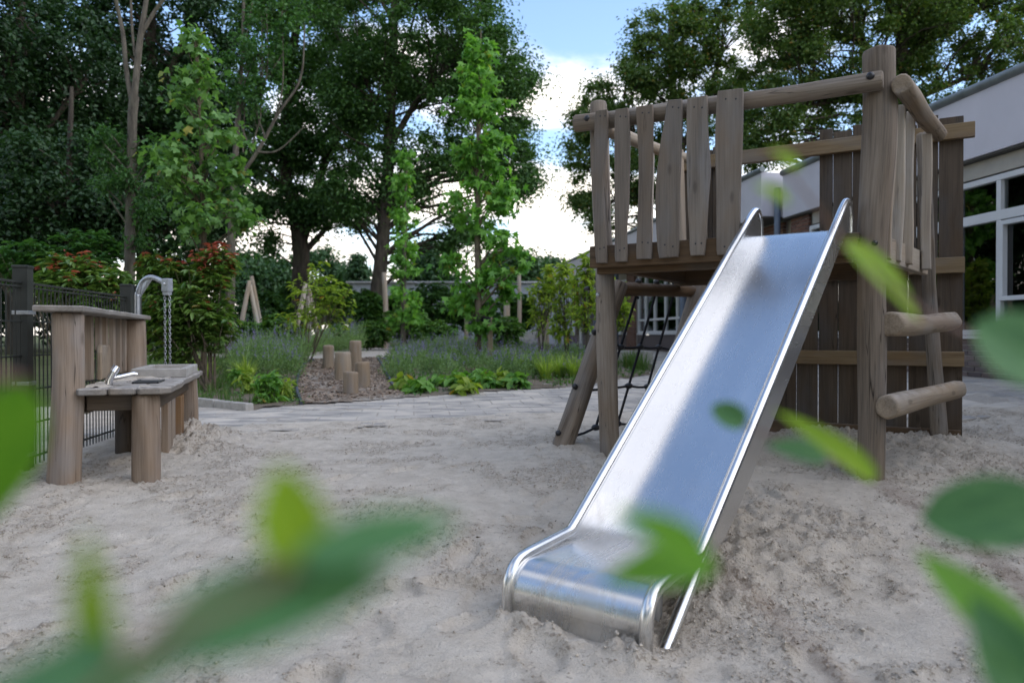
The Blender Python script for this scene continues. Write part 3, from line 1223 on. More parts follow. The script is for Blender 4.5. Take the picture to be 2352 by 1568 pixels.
def sheet(name, poly, zoff, mat, step=0.07, rag=0.08, rel=0.01):
    P = np.array(poly)
    xs_ = np.arange(P[:, 0].min() - 0.2, P[:, 0].max() + 0.2, step)
    ys_ = np.arange(P[:, 1].min() - 0.2, P[:, 1].max() + 0.2, step)
    g = gridmesh(xs_, ys_, lambda x, y: G(x, y) + zoff + rel * fbm(x * 3, y * 3, 3, 3),
                 lambda x, y: inpoly(x + rag * perlin(x * 3, y * 3, 1), y + rag * perlin(x * 3, y * 3, 2), poly))
    return structure(name, g, mat)


sheet('flower_bed', BED_L, 0.015, SOIL)
sheet('flower_bed', BED_R, 0.015, SOIL)
sheet('wood_chip_ground', MULCH_P, 0.02, MULCH, 0.05, 0.03, 0.012)
sheet('back_path', BACKP, 0.02, JOINT, 0.15, 0.1)

# paving slabs in courses, running with the building
W_T = nrm([-0.133, 1.0, 0])
W_Q = np.array([W_T[1], -W_T[0], 0])
path = sheet('path', [(-3.6, 5.7), (-2.67, 5.9), (-0.74, 6.7), (0.6, 7.2), (2.0, 7.2), (3.9, 6.2), (5.2, 5.3), (5.75, 5.4), (4.4, 18), (3.8, 22), (2.2, 22), (2.15, 13.6),
                      (2.1, 12.65), (0.79, 11.6), (-1.12, 10.25), (-2.04, 9.15), (-3.05, 8.35), (-3.7, 8.1)], 0.003, JOINT, 0.1, 0.02, 0.0)
TS = 0.36
slabs = []
for i in range(-30, 30):
    for j in range(10, 64):
        c = W_Q * ((i + (0.5 if j % 2 else 0)) * TS) + W_T * (j * TS)
        x, y = c[0], c[1]
        if y < edge_y(SAND_EDGE, x) - 0.35 or y > edge_y(FAR_EDGE, x) - 0.14 or y > 20 or x < -3.5:
            continue
        if x > 5.42 - 0.135 * (y - 9.03) - 0.3 - (0.32 if y > 13 else 0):
            continue
        slabs.append((c, y - 0.0))
slabs.sort(key=lambda s: np.hypot(s[0][0], s[0][1]) + (3 if abs(s[0][0] / s[0][1]) > 0.72 else 0))
rest = []
for k, (c, _) in enumerate(slabs):
    g = box(np.array([c[0], c[1], 0]), W_Q, W_T, EZ, TS - 0.010, TS - 0.010, 0.05, 0.004, k)
    tilt = rng.normal(size=2) * 0.006
    V = g[0]
    rel = V - np.array([c[0], c[1], 0])
    V[:, 2] += G(V[:, 0], V[:, 1]) - 0.018 + rng.normal() * 0.0015 + rel[:, 0] * tilt[0] + rel[:, 1] * tilt[1]
    if k < 290:
        obj('paving_slab', g, TILE, path)
    else:
        rest.append(g)
if rest:
    o = obj('far_paving_slabs', merge(*rest), TILE, path, kind='stuff')

# concrete edging of the left bed
k0, k1 = ground_at(430, 926), ground_at(575, 944)
kd = nrm((k1 - k0) * np.array([1, 1, 0]))
kn = np.array([-kd[1], kd[0], 0])
for k in range(2):
    a, b_ = k0 + (k1 - k0) * (k * 0.5 + 0.01), k0 + (k1 - k0) * (k * 0.5 + 0.49)
    o = obj('edging_stone', box((a + b_) / 2 + EZ * 0.02, kd, kn, EZ, np.linalg.norm(b_ - a), 0.09, 0.12, 0.008, k), CONC)
    tag(o, ['pale concrete edging stone beside the table, farther from the wood chips', 'pale concrete edging stone at the tip of the left flower bed'][k], 'edging stone',
        'edging stones of the left flower bed')

# ================================================================== school building
P0 = np.array([5.42, 9.03, 0.0])
E_T = nrm([-0.134, 0.991, 0])
E_N = np.array([-E_T[1], E_T[0], 0])          # out of the wall, towards the playground


def wp(t, n, z):
    return P0 + E_T * t + E_N * n + np.array([0, 0, z])


def wbox(t0, t1, n0, n1, z0, z1, ch=0.004, seed=0):
    return box(wp((t0 + t1) / 2, (n0 + n1) / 2, (z0 + z1) / 2), E_T, E_N, EZ, abs(t1 - t0), abs(n1 - n0), abs(z1 - z0), ch, seed)


bld = thing('school_building', 'low brick school building with white fascia and large white windows', 'building', tuple(wp(0, 0, 0.2)))
obj('fascia', wbox(-9, 4.05, -0.20, 0.12, 2.86, 3.62), FASCIA, bld)
obj('fascia', wbox(4.25, 24, -0.20, 0.42, 2.92, 3.70), FASCIA, bld)
obj('roof', merge(wbox(-9, 4.2, -6, -0.21, 3.3, 3.5), wbox(4.22, 24, -6, -0.21, 3.3, 3.55)), ZINC, bld)
obj('roof_edge', tube([wp(-9, 0.12, 3.65), wp(4.06, 0.12, 3.65)], 0.055, 12), ZINC, bld)
obj('roof_edge', tube([wp(4.2, 0.42, 3.74), wp(24, 0.42, 3.74)], 0.05, 12), ZINC, bld)
obj('soffit', merge(wbox(-9, 4.05, -0.02, 0.10, 2.835, 2.857), wbox(4.27, 24, -0.3, 0.40, 2.895, 2.917)), INTER, bld)
obj('lintel_board', wbox(-9, 3.28, -0.16, 0.0, 2.64, 2.832), BEIGE, bld)
obj('lintel_board', wbox(4.3, 24, -0.35, -0.22, 2.62, 2.89), BEIGE, bld)
obj('downpipe', tube([wp(4.15, 0.17, 0.25), wp(4.15, 0.17, 3.4)], 0.055, 12), PIPE, bld)
# inside
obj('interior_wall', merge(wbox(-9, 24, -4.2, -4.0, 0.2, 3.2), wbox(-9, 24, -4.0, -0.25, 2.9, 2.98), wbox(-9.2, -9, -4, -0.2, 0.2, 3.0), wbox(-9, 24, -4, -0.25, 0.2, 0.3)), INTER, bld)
# plinth of bricks below the windows (real bricks where they can be told apart)
obj('plinth', wbox(-9, 3.4, -0.28, -0.012, 0.05, 0.735), MORTAR, bld)
BL, BH, BJ = 0.21, 0.052, 0.0115
rest = []
for r_ in range(11):
    z = 0.12 + r_ * (BH + BJ)
    n_ = 0
    t = -2.6 + (BL / 2 if r_ % 2 else 0)
    while t < 3.3:
        g = wbox(t, t + BL - 0.01, -0.05, rng.uniform(-0.002, 0.003), z, z + BH, 0.003, n_ + r_)
        if -1.55 < t < 0.35 and z > 0.26:
            obj('brick', g, BRICKG, bld)
        else:
            rest.append(g)
        t += BL
        n_ += 1
obj('far_bricks', merge(*rest), BRICKG, bld, kind='stuff')
# brick pier at the corner of the wing
obj('pier_core', wbox(3.42, 3.98, -0.28, -0.012, 0.2, 2.84), MORTAR, bld)
rest = []
for r_ in range(40):
    z = 0.3 + r_ * (BH + BJ)
    if z > 2.78:
        break
    t = 3.41 + (0 if r_ % 2 else -BL / 2)
    while t < 3.98:
        a_, b_ = max(t, 3.41), min(t + BL - 0.01, 3.99)
        if b_ - a_ > 0.03:
            g = wbox(a_, b_, -0.05, 0.0, z, z + BH, 0.003, r_)
            if z > 2.0:
                obj('brick', g, BRICK, bld)
            else:
                rest.append(g)
        t += BL
obj('far_bricks', merge(*rest), BRICK, bld, kind='stuff')


def window(t0, t1, z0, z1, verts, hors, n=0.0, fr=0.064, sash=()):
    """white frame with mullions; verts at t, hors (z, tall); sash: opening lights (ta, tb, za, zb)"""
    w = obj('window', merge(wbox(t0, t0 + fr, n - 0.09, n, z0, z1), wbox(t1 - fr, t1, n - 0.09, n, z0, z1),
                            wbox(t0 + fr, t1 - fr, n - 0.09, n, z1 - fr, z1), wbox(t0 + fr, t1 - fr, n - 0.09, n, z0, z0 + fr)), WHITEP, bld)
    for v in verts:
        obj('mullion', wbox(v - 0.032, v + 0.032, n - 0.085, n - 0.006, z0 + fr, z1 - fr), WHITEP, w)
    for (h, tall) in hors:
        obj('transom', wbox(t0 + fr, t1 - fr, n - 0.082, n - 0.003, h - tall / 2, h + tall / 2), WHITEP, w)
    for (ta, tb, za, zb) in sash:
        f2 = 0.05
        obj('sash', merge(wbox(ta, ta + f2, n - 0.05, n + 0.012, za, zb), wbox(tb - f2, tb, n - 0.05, n + 0.012, za, zb),
                          wbox(ta + f2, tb - f2, n - 0.05, n + 0.012, zb - f2, zb), wbox(ta + f2, tb - f2, n - 0.05, n + 0.012, za, za + f2)), WHITEP, w)
    g = wbox(t0 + fr * 0.5, t1 - fr * 0.5, n - 0.062, n - 0.054, z0 + fr * 0.5, z1 - fr * 0.5, 0.001)
    obj('pane', g, GLASS, w)
    obj('sill', wbox(t0 - 0.02, t1 + 0.02, n - 0.12, n + 0.035, z0 - 0.04, z0 - 0.003), WHITEP, w)
    return w


window(-2.4, 0.06, 0.80, 2.62, [-0.64, -1.55], [(2.16, 0.11)], sash=[(-1.52, -0.67, 1.19, 2.09)])
window(-4.9, -2.42, 0.80, 2.62, [-3.2, -4.1], [(2.16, 0.13)])
window(0.08, 3.38, 0.80, 2.62, [1.2, 2.3], [(2.16, 0.13)])
# far wing: windows between brick piers and blue posts
for (a_, b_) in [(4.5, 5.4), (7.9, 8.55), (13.6, 14.4)]:
    obj('far_pier', wbox(a_, b_, -0.5, -0.13, 0.3, 2.89), MORTAR, bld)
    rest = []
    for r_ in range(42):
        z = 0.33 + r_ * (BH + BJ)
        if z > 2.82:
            break
        t = a_ - 0.01 + (0 if r_ % 2 else -BL / 2)
        while t < b_:
            p_, q_ = max(t, a_ - 0.01), min(t + BL - 0.01, b_ + 0.01)
            if q_ - p_ > 0.03:
                rest.append(wbox(p_, q_, -0.18, -0.118, z, z + BH, 0.003, r_))
            t += BL
    obj('far_bricks', merge(*rest), BRICK, bld, kind='stuff')
for t in (8.85, 14.8):
    obj('post', tube([wp(t, 0.12, 0.3), wp(t, 0.12, 2.9)], 0.09, 12), PIPE, bld)
window(5.45, 7.85, 0.86, 2.6, [6.2, 7.0], [(2.15, 0.1)], -0.2)
window(8.6, 13.5, 0.86, 2.6, [9.4, 10.2, 11.1, 12.0, 12.8], [(2.1, 0.1), (1.25, 0.06)], -0.2)
window(14.45, 20, 0.86, 2.6, [15.5, 16.5, 17.5, 18.6], [(2.1, 0.1)], -0.2)
obj('plinth', merge(wbox(5.45, 7.85, -0.5, -0.2, 0.25, 0.81), wbox(8.6, 13.5, -0.5, -0.2, 0.25, 0.81), wbox(14.45, 24, -0.5, -0.2, 0.25, 0.81)), BRICKG, bld)

# ================================================================== play tower
FL, FR = np.array([0.60, 5.14, 0]), np.array([2.07, 4.25, 0])
U = nrm(FR - FL)
VV = nrm([0.59, 0.807, 0])
NF = np.array([U[1], -U[0], 0])                 # front face normal, towards the camera
tw = thing('play_tower', 'weathered wooden play tower with deck, plank railing and back wall', 'play tower', tuple(FR))


def up_post(name, pts, rads, mat, seed, cham=0.02, seg=20, parent=tw, label=None):
    return obj(name, tube(pts, rads, seg, 0.12, cham, seed=seed, n=14), mat, parent, label)


p_fr = up_post('post', [FR + (-0.01, 0, -0.3), FR + (0.0, 0, 0.6), at(2003, 560, 4.25), at(2020, 300, 4.25), at(2020, 113, 4.25)], [0.074, 0.075, 0.082, 0.088, 0.088], W_GREY, 3)
p_fl = up_post('post', [FL + (0.10, 0, -0.3), FL + (0.07, 0, 0.3), at(1390, 650, 5.14), at(1378, 420, 5.14), at(1375, 233, 5.14)], [0.071, 0.068, 0.066, 0.06, 0.056], W_GREY, 5)
RRb = np.array([3.13, 5.42, 0])
p_rr = up_post('post', [RRb - EZ * 0.3, RRb + EZ * 0.1, at(2137, 700, 5.32), at(2125, 430, 5.24), at(2118, 305, 5.22)], [0.066, 0.058, 0.046, 0.044, 0.04], W_GREY, 8)
BLb = np.array([1.63, 6.42, 0])
p_bl = up_post('post', [BLb - EZ * 0.3, BLb + EZ * 1.0, BLb + EZ * 2.25], [0.07, 0.065, 0.06], W_GREY, 9)


def bolt(parent, c, n, r=0.016, h=0.016, mat=RUBBER, name='bolt_cap'):
    n = nrm(n)
    c = np.asarray(c, float)
    return obj(name, tube([c - n * h, c, c + n * h * 0.5, c + n * h * 0.8], [r, r, r * 0.8, r * 0.4], 12), mat, parent)


bolt(p_fr, at(2012, 562, 4.25) + NF * 0.085, NF, 0.018, 0.02)
bolt(p_fl, at(1382, 678, 5.14) + NF * 0.068, NF, 0.014, 0.012, GALV)
bolt(p_fl, at(1367, 662, 5.14) - U * 0.066, -U, 0.016, 0.02)

# front rail log, lying in front of the posts
rail = obj('rail', tube([on_plane(1322, 285, FL + NF * 0.10, NF), on_plane(1420, 273, FL + NF * 0.10, NF), on_plane(1560, 252, FL + NF * 0.10, NF),
                         on_plane(1800, 220, FL + NF * 0.10, NF), on_plane(2029, 184, FL + NF * 0.10, NF)], [0.058, 0.057, 0.055, 0.054, 0.052], 18, 0.1, 0.012, seed=12, n=16), W_YELL, tw)
rail.data.materials.clear()
rail.data.materials.append(W_GREY)
bolt(rail, on_plane(1348, 272, FL + NF * 0.155, NF), NF, 0.022)
bolt(rail, on_plane(1999, 174, FL + NF * 0.155, NF), NF, 0.022)

# front railing planks, each with its own wavy outline
ZP = [
    ([(287, 243), (280, 420), (272, 620), (270, 900), (283, 1200), (290, 1442)], [(384, 235), (382, 420), (366, 620), (350, 820), (362, 1150), (382, 1440)]),
    ([(440, 236), (437, 500), (438, 900), (440, 1200), (440, 1432)], [(548, 222), (556, 500), (552, 750), (545, 1000), (530, 1180), (538, 1428)]),
    ([(603, 214), (615, 400), (626, 620), (624, 900), (616, 1120), (604, 1412)], [(741, 196), (736, 450), (733, 700), (722, 1000), (722, 1150), (730, 1408)]),
    ([(852, 162), (830, 320), (800, 480), (775, 680), (758, 900), (764, 1180), (782, 1405)], [(970, 154), (962, 450), (948, 800), (940, 1050), (938, 1230), (938, 1392)]),
    ([(1003, 152), (1000, 400), (1002, 700), (1010, 1000), (1022, 1180), (1027, 1384)], [(1166, 124), (1166, 400), (1180, 580), (1186, 720), (1172, 900), (1158, 1120), (1150, 1230), (1142, 1380)]),
    ([(1240, 92), (1228, 330), (1224, 500), (1232, 900), (1234, 1200), (1236, 1380)], [(1446, 70), (1438, 400), (1424, 800), (1418, 1060), (1416, 1250), (1418, 1372)]),
]
PL0 = FL + NF * 0.165


def zpt(p):
    return 1286.25 + 0.29299 * p[0], 183.75 + 0.29299 * p[1]


for k, (Lp, Rp) in enumerate(ZP):
    Ls = smooth_path(np.array(Lp, float), 22)
    Rs = smooth_path(np.array(Rp, float), 22)
    # round the corners a little
    Ls[0], Rs[0] = Ls[0] + (6, 4), Rs[0] + (-6, 3)
    Ls[-1], Rs[-1] = Ls[-1] + (6, -4), Rs[-1] + (-6, -3)
    ol = []
    for p in list(Ls) + list(Rs[::-1]):
        w = on_plane(*zpt(p), PL0, NF) - PL0
        ol.append((np.dot(w, U), w[2]))
    pk = obj('plank', slab(ol, PL0, U, EZ, NF, 0.028, 0.005, k + 1), W_PLANK, tw)
    for (f0, f1) in ((0.06, 0.94),):
        for f in (f0, f1):
            i = int(f * 21)
            for q in (0.3, 0.68):
                p = Ls[i] * (1 - q) + Rs[i] * q
                bolt(pk, on_plane(*zpt(p), PL0 + NF * 0.0285, NF) - NF * 0.004, NF, 0.0085, 0.006, RUBBER, 'screw')

# deck: fascias, joists, boards
DZ = 1.385


def tbox(a0, a1, b0, b1, z0, z1, ch=0.005, seed=0):
    c = FL + U * ((a0 + a1) / 2) + VV * ((b0 + b1) / 2) + EZ * ((z0 + z1) / 2)
    v = nrm(VV - U * np.dot(VV, U))
    return box(c, U, v, EZ, a1 - a0, b1 - b0, z1 - z0, ch, seed)


LU = float(np.linalg.norm(FR - FL))
DB = 1.36
obj('deck_beam', tbox(0.02, LU * 0.56, -0.16, -0.105, 1.255, 1.40, seed=2), W_BROWN, tw)
obj('deck_beam', tbox(LU * 0.56 + 0.004, LU - 0.06, -0.13, -0.105, 1.25, 1.355, seed=5), W_BROWN, tw)
obj('deck_beam', tbox(0.04, LU - 0.09, -0.10, -0.04, 1.215, 1.335, seed=3), W_BROWN, tw)
obj('deck_beam', tbox(0.0, LU + 0.0, DB - 0.1, DB - 0.04, 1.21, 1.34, seed=4), W_BROWN, tw)
for k, a in enumerate((0.10, LU * 0.5, LU - 0.16)):
    obj('joist', tbox(a, a + 0.06, -0.03, DB - 0.1, 1.225, 1.34, seed=20 + k), W_BROWN, tw)
nb = 10
for k in range(nb):
    b0 = -0.10 + k * (DB + 0.06) / nb
    obj('deck_board', tbox(0.06, LU - 0.06, b0 + 0.004, b0 + (DB + 0.06) / nb - 0.004, 1.345, DZ, 0.004, 40 + k), W_BROWN, tw)

# right side: curved rail, slats seen nearly edge on, side beam
srail = obj('rail', tube([at(2070, 193, 4.10), at(2092, 222, 4.36), at(2122, 268, 4.72), at(2157, 308, 5.20)], [0.056, 0.056, 0.053, 0.05], 16, 0.1, 0.01, seed=31, n=14), W_LOG, tw)
for k, (tx, ty, bx, by, d, wd) in enumerate([(2053, 243, 2037, 600, 4.42, 0.10), (2073, 256, 2062, 604, 4.60, 0.10), (2091, 268, 2086, 610, 4.78, 0.09), (2131, 318, 2128, 622, 5.10, 0.10)]):
    a, b_ = at(tx, ty, d), at(bx, by, d)
    L = np.linalg.norm(a - b_)
    e = nrm(a - b_)
    eu = nrm(U - e * np.dot(U, e))
    ev = np.cross(e, eu)
    ol = []
    for s_ in np.linspace(-0.5, 0.5, 12):
        ol.append((-0.029 - 0.004 * math.sin(s_ * 9 + k), s_ * L))
    for s_ in np.linspace(0.5, -0.5, 12):
        ol.append((0.029 + 0.004 * math.sin(s_ * 7 + k * 2), s_ * L))
    o = obj('slat', slab(ol, (a + b_) / 2 - ev * wd / 2, eu, e, ev if np.dot(np.cross(eu, e), ev) > 0 else -ev, wd, 0.005, 60 + k), W_PALE, tw)
c0, c1 = FR + U * 0.03 + VV * 0.10, FR + U * 0.10 + VV * 1.26
cd = nrm(c1 - c0)
obj('side_beam', box((c0 + c1) / 2 + EZ * 1.30, cd, np.array([-cd[1], cd[0], 0]), EZ, np.linalg.norm(c1 - c0), 0.05, 0.15, 0.005, 71), W_PALE, tw)
# left side railing seen from inside
obj('rail', tube([at(1392, 296, 5.22), at(1440, 316, 5.5), at(1515, 345, 5.95), at(1585, 366, 6.4)], [0.05, 0.048, 0.045, 0.045], 14, 0.1, 0.01, seed=33, n=12), W_LOG, tw)
for k, (tx, ty, bx, by, d, wd) in enumerate([(1402, 296, 1409, 600, 5.36, 0.12), (1506, 340, 1500, 585, 5.92, 0.11), (1571, 357, 1578, 570, 6.28, 0.11)]):
    a, b_ = at(tx, ty, d), at(bx, by, d)
    a = a + EZ * 0.03
    e = nrm(a - b_)
    eu = nrm(U - e * np.dot(U, e))
    ev = np.cross(e, eu)
    L = np.linalg.norm(a - b_)
    ol = [(-0.016, s_ * L) for s_ in np.linspace(-0.5, 0.5, 8)] + [(0.016, s_ * L) for s_ in np.linspace(0.5, -0.5, 8)]
    obj('slat', slab(ol, (a + b_) / 2 - ev * wd / 2, eu, e, ev if np.dot(np.cross(eu, e), ev) > 0 else -ev, wd, 0.005, 80 + k), W_PALE, tw)

# back wall of vertical boards
B0 = np.array([3.28, 5.50, 0])


def bbox(k0, k1, n0, n1, z0, z1, seed=0, ch=0.004):
    c = B0 - U * ((k0 + k1) / 2) + NF * ((n0 + n1) / 2) + EZ * ((z0 + z1) / 2)
    return box(c, U, NF, EZ, k1 - k0, abs(n1 - n0), z1 - z0, ch, seed)


edges = [-0.06, 0.10, 0.245, 0.40, 0.535, 0.69, 0.835, 0.935]
for k in range(7):
    a_, b_ = edges[k], edges[k + 1]
    gap = (0.003, 0.009, 0.002, 0.011, 0.003, 0.010, 0.004)[k]
    obj('board', bbox(a_ + gap / 2, b_ - gap / 2, -0.03 + rng.uniform(-0.003, 0.003), 0.0, 1.315, 2.44 + rng.uniform(-0.05, 0.02), 100 + k), W_DARK, tw)
for k, (a_, b_) in enumerate([(1.62, 1.80), (1.805, 1.95), (1.96, 2.1)]):
    obj('board', bbox(a_, b_, -0.03, 0.0, 1.315, 2.42 + rng.uniform(-0.03, 0.02), 110 + k), W_DARK, tw)
edges = [-0.06, 0.11, 0.30, 0.455, 0.62, 0.79, 0.94, 1.11, 1.27, 1.43]
for k in range(9):
    gap = (0.003, 0.012, 0.012, 0.003, 0.003, 0.011, 0.012, 0.003, 0.004)[k]
    obj('board', bbox(edges[k] + gap / 2, edges[k + 1] - gap / 2, -0.032, -0.002, -0.1 + rng.uniform(0, 0.02), 1.308, 120 + k), W_DARK, tw)
obj('back_beam', bbox(-0.13, 2.12, 0.004, 0.06, 2.245, 2.355, 140), W_YELL, tw)
obj('back_beam', bbox(-0.07, 1.45, 0.004, 0.06, 0.57, 0.68, 141), W_YELL, tw)
obj('back_beam', bbox(-0.07, 2.1, 0.004, 0.06, 1.26, 1.375, 142), W_YELL, tw)
obj('back_beam', bbox(-0.05, 1.45, 0.004, 0.06, 0.0, 0.10, 143), W_BROWN, tw)

# two step logs on the right side
for k, (pa, da, ra, pb, db, rb, sag) in enumerate([((2046, 744), 4.16, 0.072, (2186, 737), 5.0, 0.062, 0.012), ((2036, 935), 4.12, 0.068, (2200, 893), 5.05, 0.06, 0.0)]):
    a, b_ = at(*pa, da), at(*pb, db)
    m = (a + b_) / 2 - EZ * sag
    obj('step_log', tube([a, a * 0.75 + b_ * 0.25 - EZ * sag * 0.7, m, b_], [ra, ra * 0.93, (ra + rb) / 2 * 0.93, rb], 20, 0.14, 0.014, seed=40 + k, n=16), W_LOG, tw)

# climbing net between two slanted poles on the left side
T1, B1 = np.array([0.80, 5.58, 1.16]), np.array([0.33, 5.24, -0.06])
T2, B2 = np.array([1.61, 6.42, 1.20]), np.array([1.19, 6.30, -0.1])
up1 = nrm(T1 - B1)
p1 = obj('slanted_pole', tube([B1 - up1 * 0.2, B1 + up1 * 0.3, (T1 + B1) / 2, T1 + up1 * 0.04], [0.082, 0.075, 0.072, 0.065], 18, 0.12, 0.015, seed=51, n=12), W_GREY, tw)
up2 = nrm(T2 - B2)
p2 = obj('slanted_pole', tube([B2 - up2 * 0.2, (T2 + B2) / 2, T2 + up2 * 0.1], [0.075, 0.07, 0.062], 16, 0.1, 0.015, seed=52, n=10), W_GREY, tw)
ca, cb = at(1412, 664, 5.58), at(1592, 668, 6.42)
cl = obj('crossbar', tube([ca, (ca + cb) / 2, cb], [0.055, 0.052, 0.05], 16, 0.1, 0.012, seed=53, n=10), W_BROWN, tw)
net = obj('climbing_net', ball(at(1465, 684, 5.85), 0.012), ROPE, tw)


def netp(s_, t):
    a = ca + (B1 - ca) * t
    b_ = cb + (B2 - cb) * t
    return a * (1 - s_) + b_ * s_ + EZ * (-0.03 * math.sin(math.pi * s_) * t)


FV = [0.27, 0.50, 0.74]
HT = [(0.30, 0.36, 0.36, 0.37, 0.40), (0.62, 0.60, 0.60, 0.62, 0.64), (0.885, 0.84, 0.83, 0.85, 0.88)]
nodes = []
for h in HT:
    pts = [T1 + (B1 - T1) * h[0] + np.array([0.05, 0.0, 0]), netp(FV[0], h[1]), netp(FV[1], h[2]), netp(FV[2], h[3]), T2 + (B2 - T2) * h[4]]
    obj('rope', merge(*[tube([pts[i], (pts[i] + pts[i + 1]) / 2 - EZ * 0.008, pts[i + 1]], 0.0095, 7, n=5) for i in range(4)]), ROPE, net)
    nodes.append(pts[1:4])
    bp = T1 + (B1 - T1) * h[0]
    nn_ = nrm(np.cross(up1, nrm([0.8, -0.5, 0.1])))
    nn_ = nn_ if nn_[1] < 0 else -nn_
    bolt(p1, bp + nn_ * 0.078 + np.array([-0.02, 0, 0.0]), nn_, 0.02, 0.018)
for i in range(3):
    pts = [netp(FV[i], -0.02) + EZ * 0.0] + [nodes[j][i] for j in range(3)]
    obj('rope', merge(*[tube([pts[j], pts[j + 1]], 0.0105, 7, n=4) for j in range(3)]), ROPE, net)
    obj('rope_end', ball(netp(FV[i], 0) + EZ * 0.062, 0.026, 10, 6, (1, 1, 0.9)), RUBBER, net)
    for j in range(3):
        obj('rope_joint', ball(nodes[j][i], 0.029, 12, 8, (1.15, 1.15, 0.85)), RUBBER, net)

# ================================================================== slide
sl = thing('slide', 'stainless steel slide with rounded side tubes leaning on the wooden tower', 'slide', (SL_O[0], SL_O[1], -0.14))


def sp(a, s, z):
    v = SL_O + SL_R * a + SL_S * s
    return np.array([v[0], v[1], z])


SLOPE = (1.57 - 0.058) / SL_L2
TR = 0.0215
prof = [(0.030, -0.24), (0.003, -0.15), (0.0, -0.085), (0.012, -0.025), (0.05, 0.018), (0.11, 0.034), (0.25, 0.044), (0.385, 0.052)]
knee = [(0.41, 0.062)]
top = [(2.36, 0.058 + SLOPE * (2.36 - 0.406)), (2.43, 0.058 + SLOPE * 2.024 - 0.002), (2.485, 1.552), (2.53, 1.552), (2.562, 1.515), (2.575, 1.46), (2.578, 1.34)]


def tubeprof(a):
    P = smooth_path(np.array(prof), 26)
    K = np.array([(0.398, 0.056), (0.412, 0.064)])
    mid = np.array([(s_, 0.058 + SLOPE * (s_ - 0.406)) for s_ in np.linspace(0.45, 2.3, 8)])
    Tp = smooth_path(np.array(top), 22)
    Q = np.vstack([P, K, mid, Tp])
    return np.array([sp(a, q[0], q[1]) for q in Q])


for a in (0.0, SL_W):
    obj('side_tube', tube(tubeprof(a), TR, 16), STEEL, sl)


def tline(s):
    return 0.058 + SLOPE * (s - 0.406)


# chute floor profile
fl = []
for th in np.linspace(R(-20), R(90), 14):
    fl.append((0.115 - 0.115 * math.cos(th), -0.085 + 0.115 * math.sin(th) * 1.0))
fl = [(0.012, -0.22), (0.002, -0.14)] + fl
base_n = len(fl)
blend = smooth_path(np.array([(0.115, 0.030), (0.25, 0.032), (0.42, 0.036), (0.55, 0.056), (0.68, 0.115), (0.82, tline(0.82) - 0.150), (0.95, tline(0.95) - 0.155), (1.2, tline(1.2) - 0.155)]), 30)
fl += [tuple(p) for p in blend[1:]]
for s_ in np.linspace(1.3, 2.40, 14):
    fl.append((s_, tline(s_) - 0.155))
fl += [(2.455, 1.384), (2.50, 1.402), (2.64, 1.408)]
fl = np.array(fl)
NA = 9
aa = np.linspace(0.012, SL_W - 0.012, NA)
V, F, Gr = [], [], []
for (s_, z) in fl:
    for a in aa:
        V.append(sp(a, s_, z)); Gr.append((a, z * 0.3, s_))
nf = len(fl)
for i in range(nf - 1):
    for j in range(NA - 1):
        q = i * NA + j
        F.append((q, q + 1, q + 1 + NA, q + NA))
V, Gr = np.array(V), np.array(Gr)
V2 = V - EZ * 0.006 + np.concatenate([np.repeat([[SL_S[0] * 0.006, SL_S[1] * 0.006, 0.006]], 4 * NA, 0), np.zeros((len(V) - 4 * NA, 3))])
F += [tuple(reversed([i + len(V) for i in f])) for f in F]
obj('chute', (np.vstack([V, V2]), F, np.vstack([Gr, Gr]), True), STEEL, sl)
# side panels, inner and outer skin
for a_in, a_out in ((0.014, -0.010), (SL_W - 0.014, SL_W + 0.010)):
    ss_ = [0.36, 0.42, 0.5, 0.6, 0.7, 0.8, 0.95, 1.2, 1.6, 2.0, 2.3, 2.42, 2.5, 2.56]
    V, F, Gr = [], [], []
    for s_ in ss_:
        zt_ = float(np.interp(s_, [0.0, 0.406, 2.43, 2.485, 2.53, 2.575], [0.034, 0.058, tline(2.43), 1.552, 1.552, 1.47]))
        zf_ = float(np.interp(s_, fl[base_n:, 0], fl[base_n:, 1]))
        lo = min(zf_ - 0.012, zt_ - 0.02)
        for (a, z) in ((a_in, zt_), (a_in, lo), (a_out, lo), (a_out, zt_)):
            V.append(sp(a, s_, z)); Gr.append((a, z * 0.2, s_))
    for i in range(len(ss_) - 1):
        for j in range(3):
            q = i * 4 + j
            F.append((q, q + 1, q + 5, q + 4))
    F += [(0, 1, 2, 3), tuple(len(V) - 4 + k for k in (3, 2, 1, 0))]
    obj('side_panel', (np.array(V), F, np.array(Gr), False), STEEL, sl)
lg0, lg1 = sp(SL_W + 0.004, 0.44, 0.062), sp(SL_W + 0.004, 0.12, tline(0.12) - 0.03)
obj('leg', tube([lg0, lg1], TR, 14), STEEL, sl)
obj('leg', tube([sp(SL_W * 0.78, 0.30, 0.02), sp(SL_W * 0.78, 0.27, -0.25)], 0.03, 12), GALV, sl)

# ================================================================== sand table with sink and back shelf
T0 = np.array([-2.40, 4.00, 0])
TA, TB = nrm([0.951, 0.309, 0]), nrm([-0.309, 0.951, 0])
tb = thing('play_table', 'weathered wooden water and sand play table on thick posts by the fence', 'play table', tuple(T0))


def tp(a, b_, z):
    return T0 + TA * a + TB * b_ + EZ * z


def pbox(a0, a1, b0, b1, z0, z1, seed=0, ch=0.006):
    return box(tp((a0 + a1) / 2, (b0 + b1) / 2, (z0 + z1) / 2), TA, TB, EZ, a1 - a0, b1 - b0, z1 - z0, ch, seed)


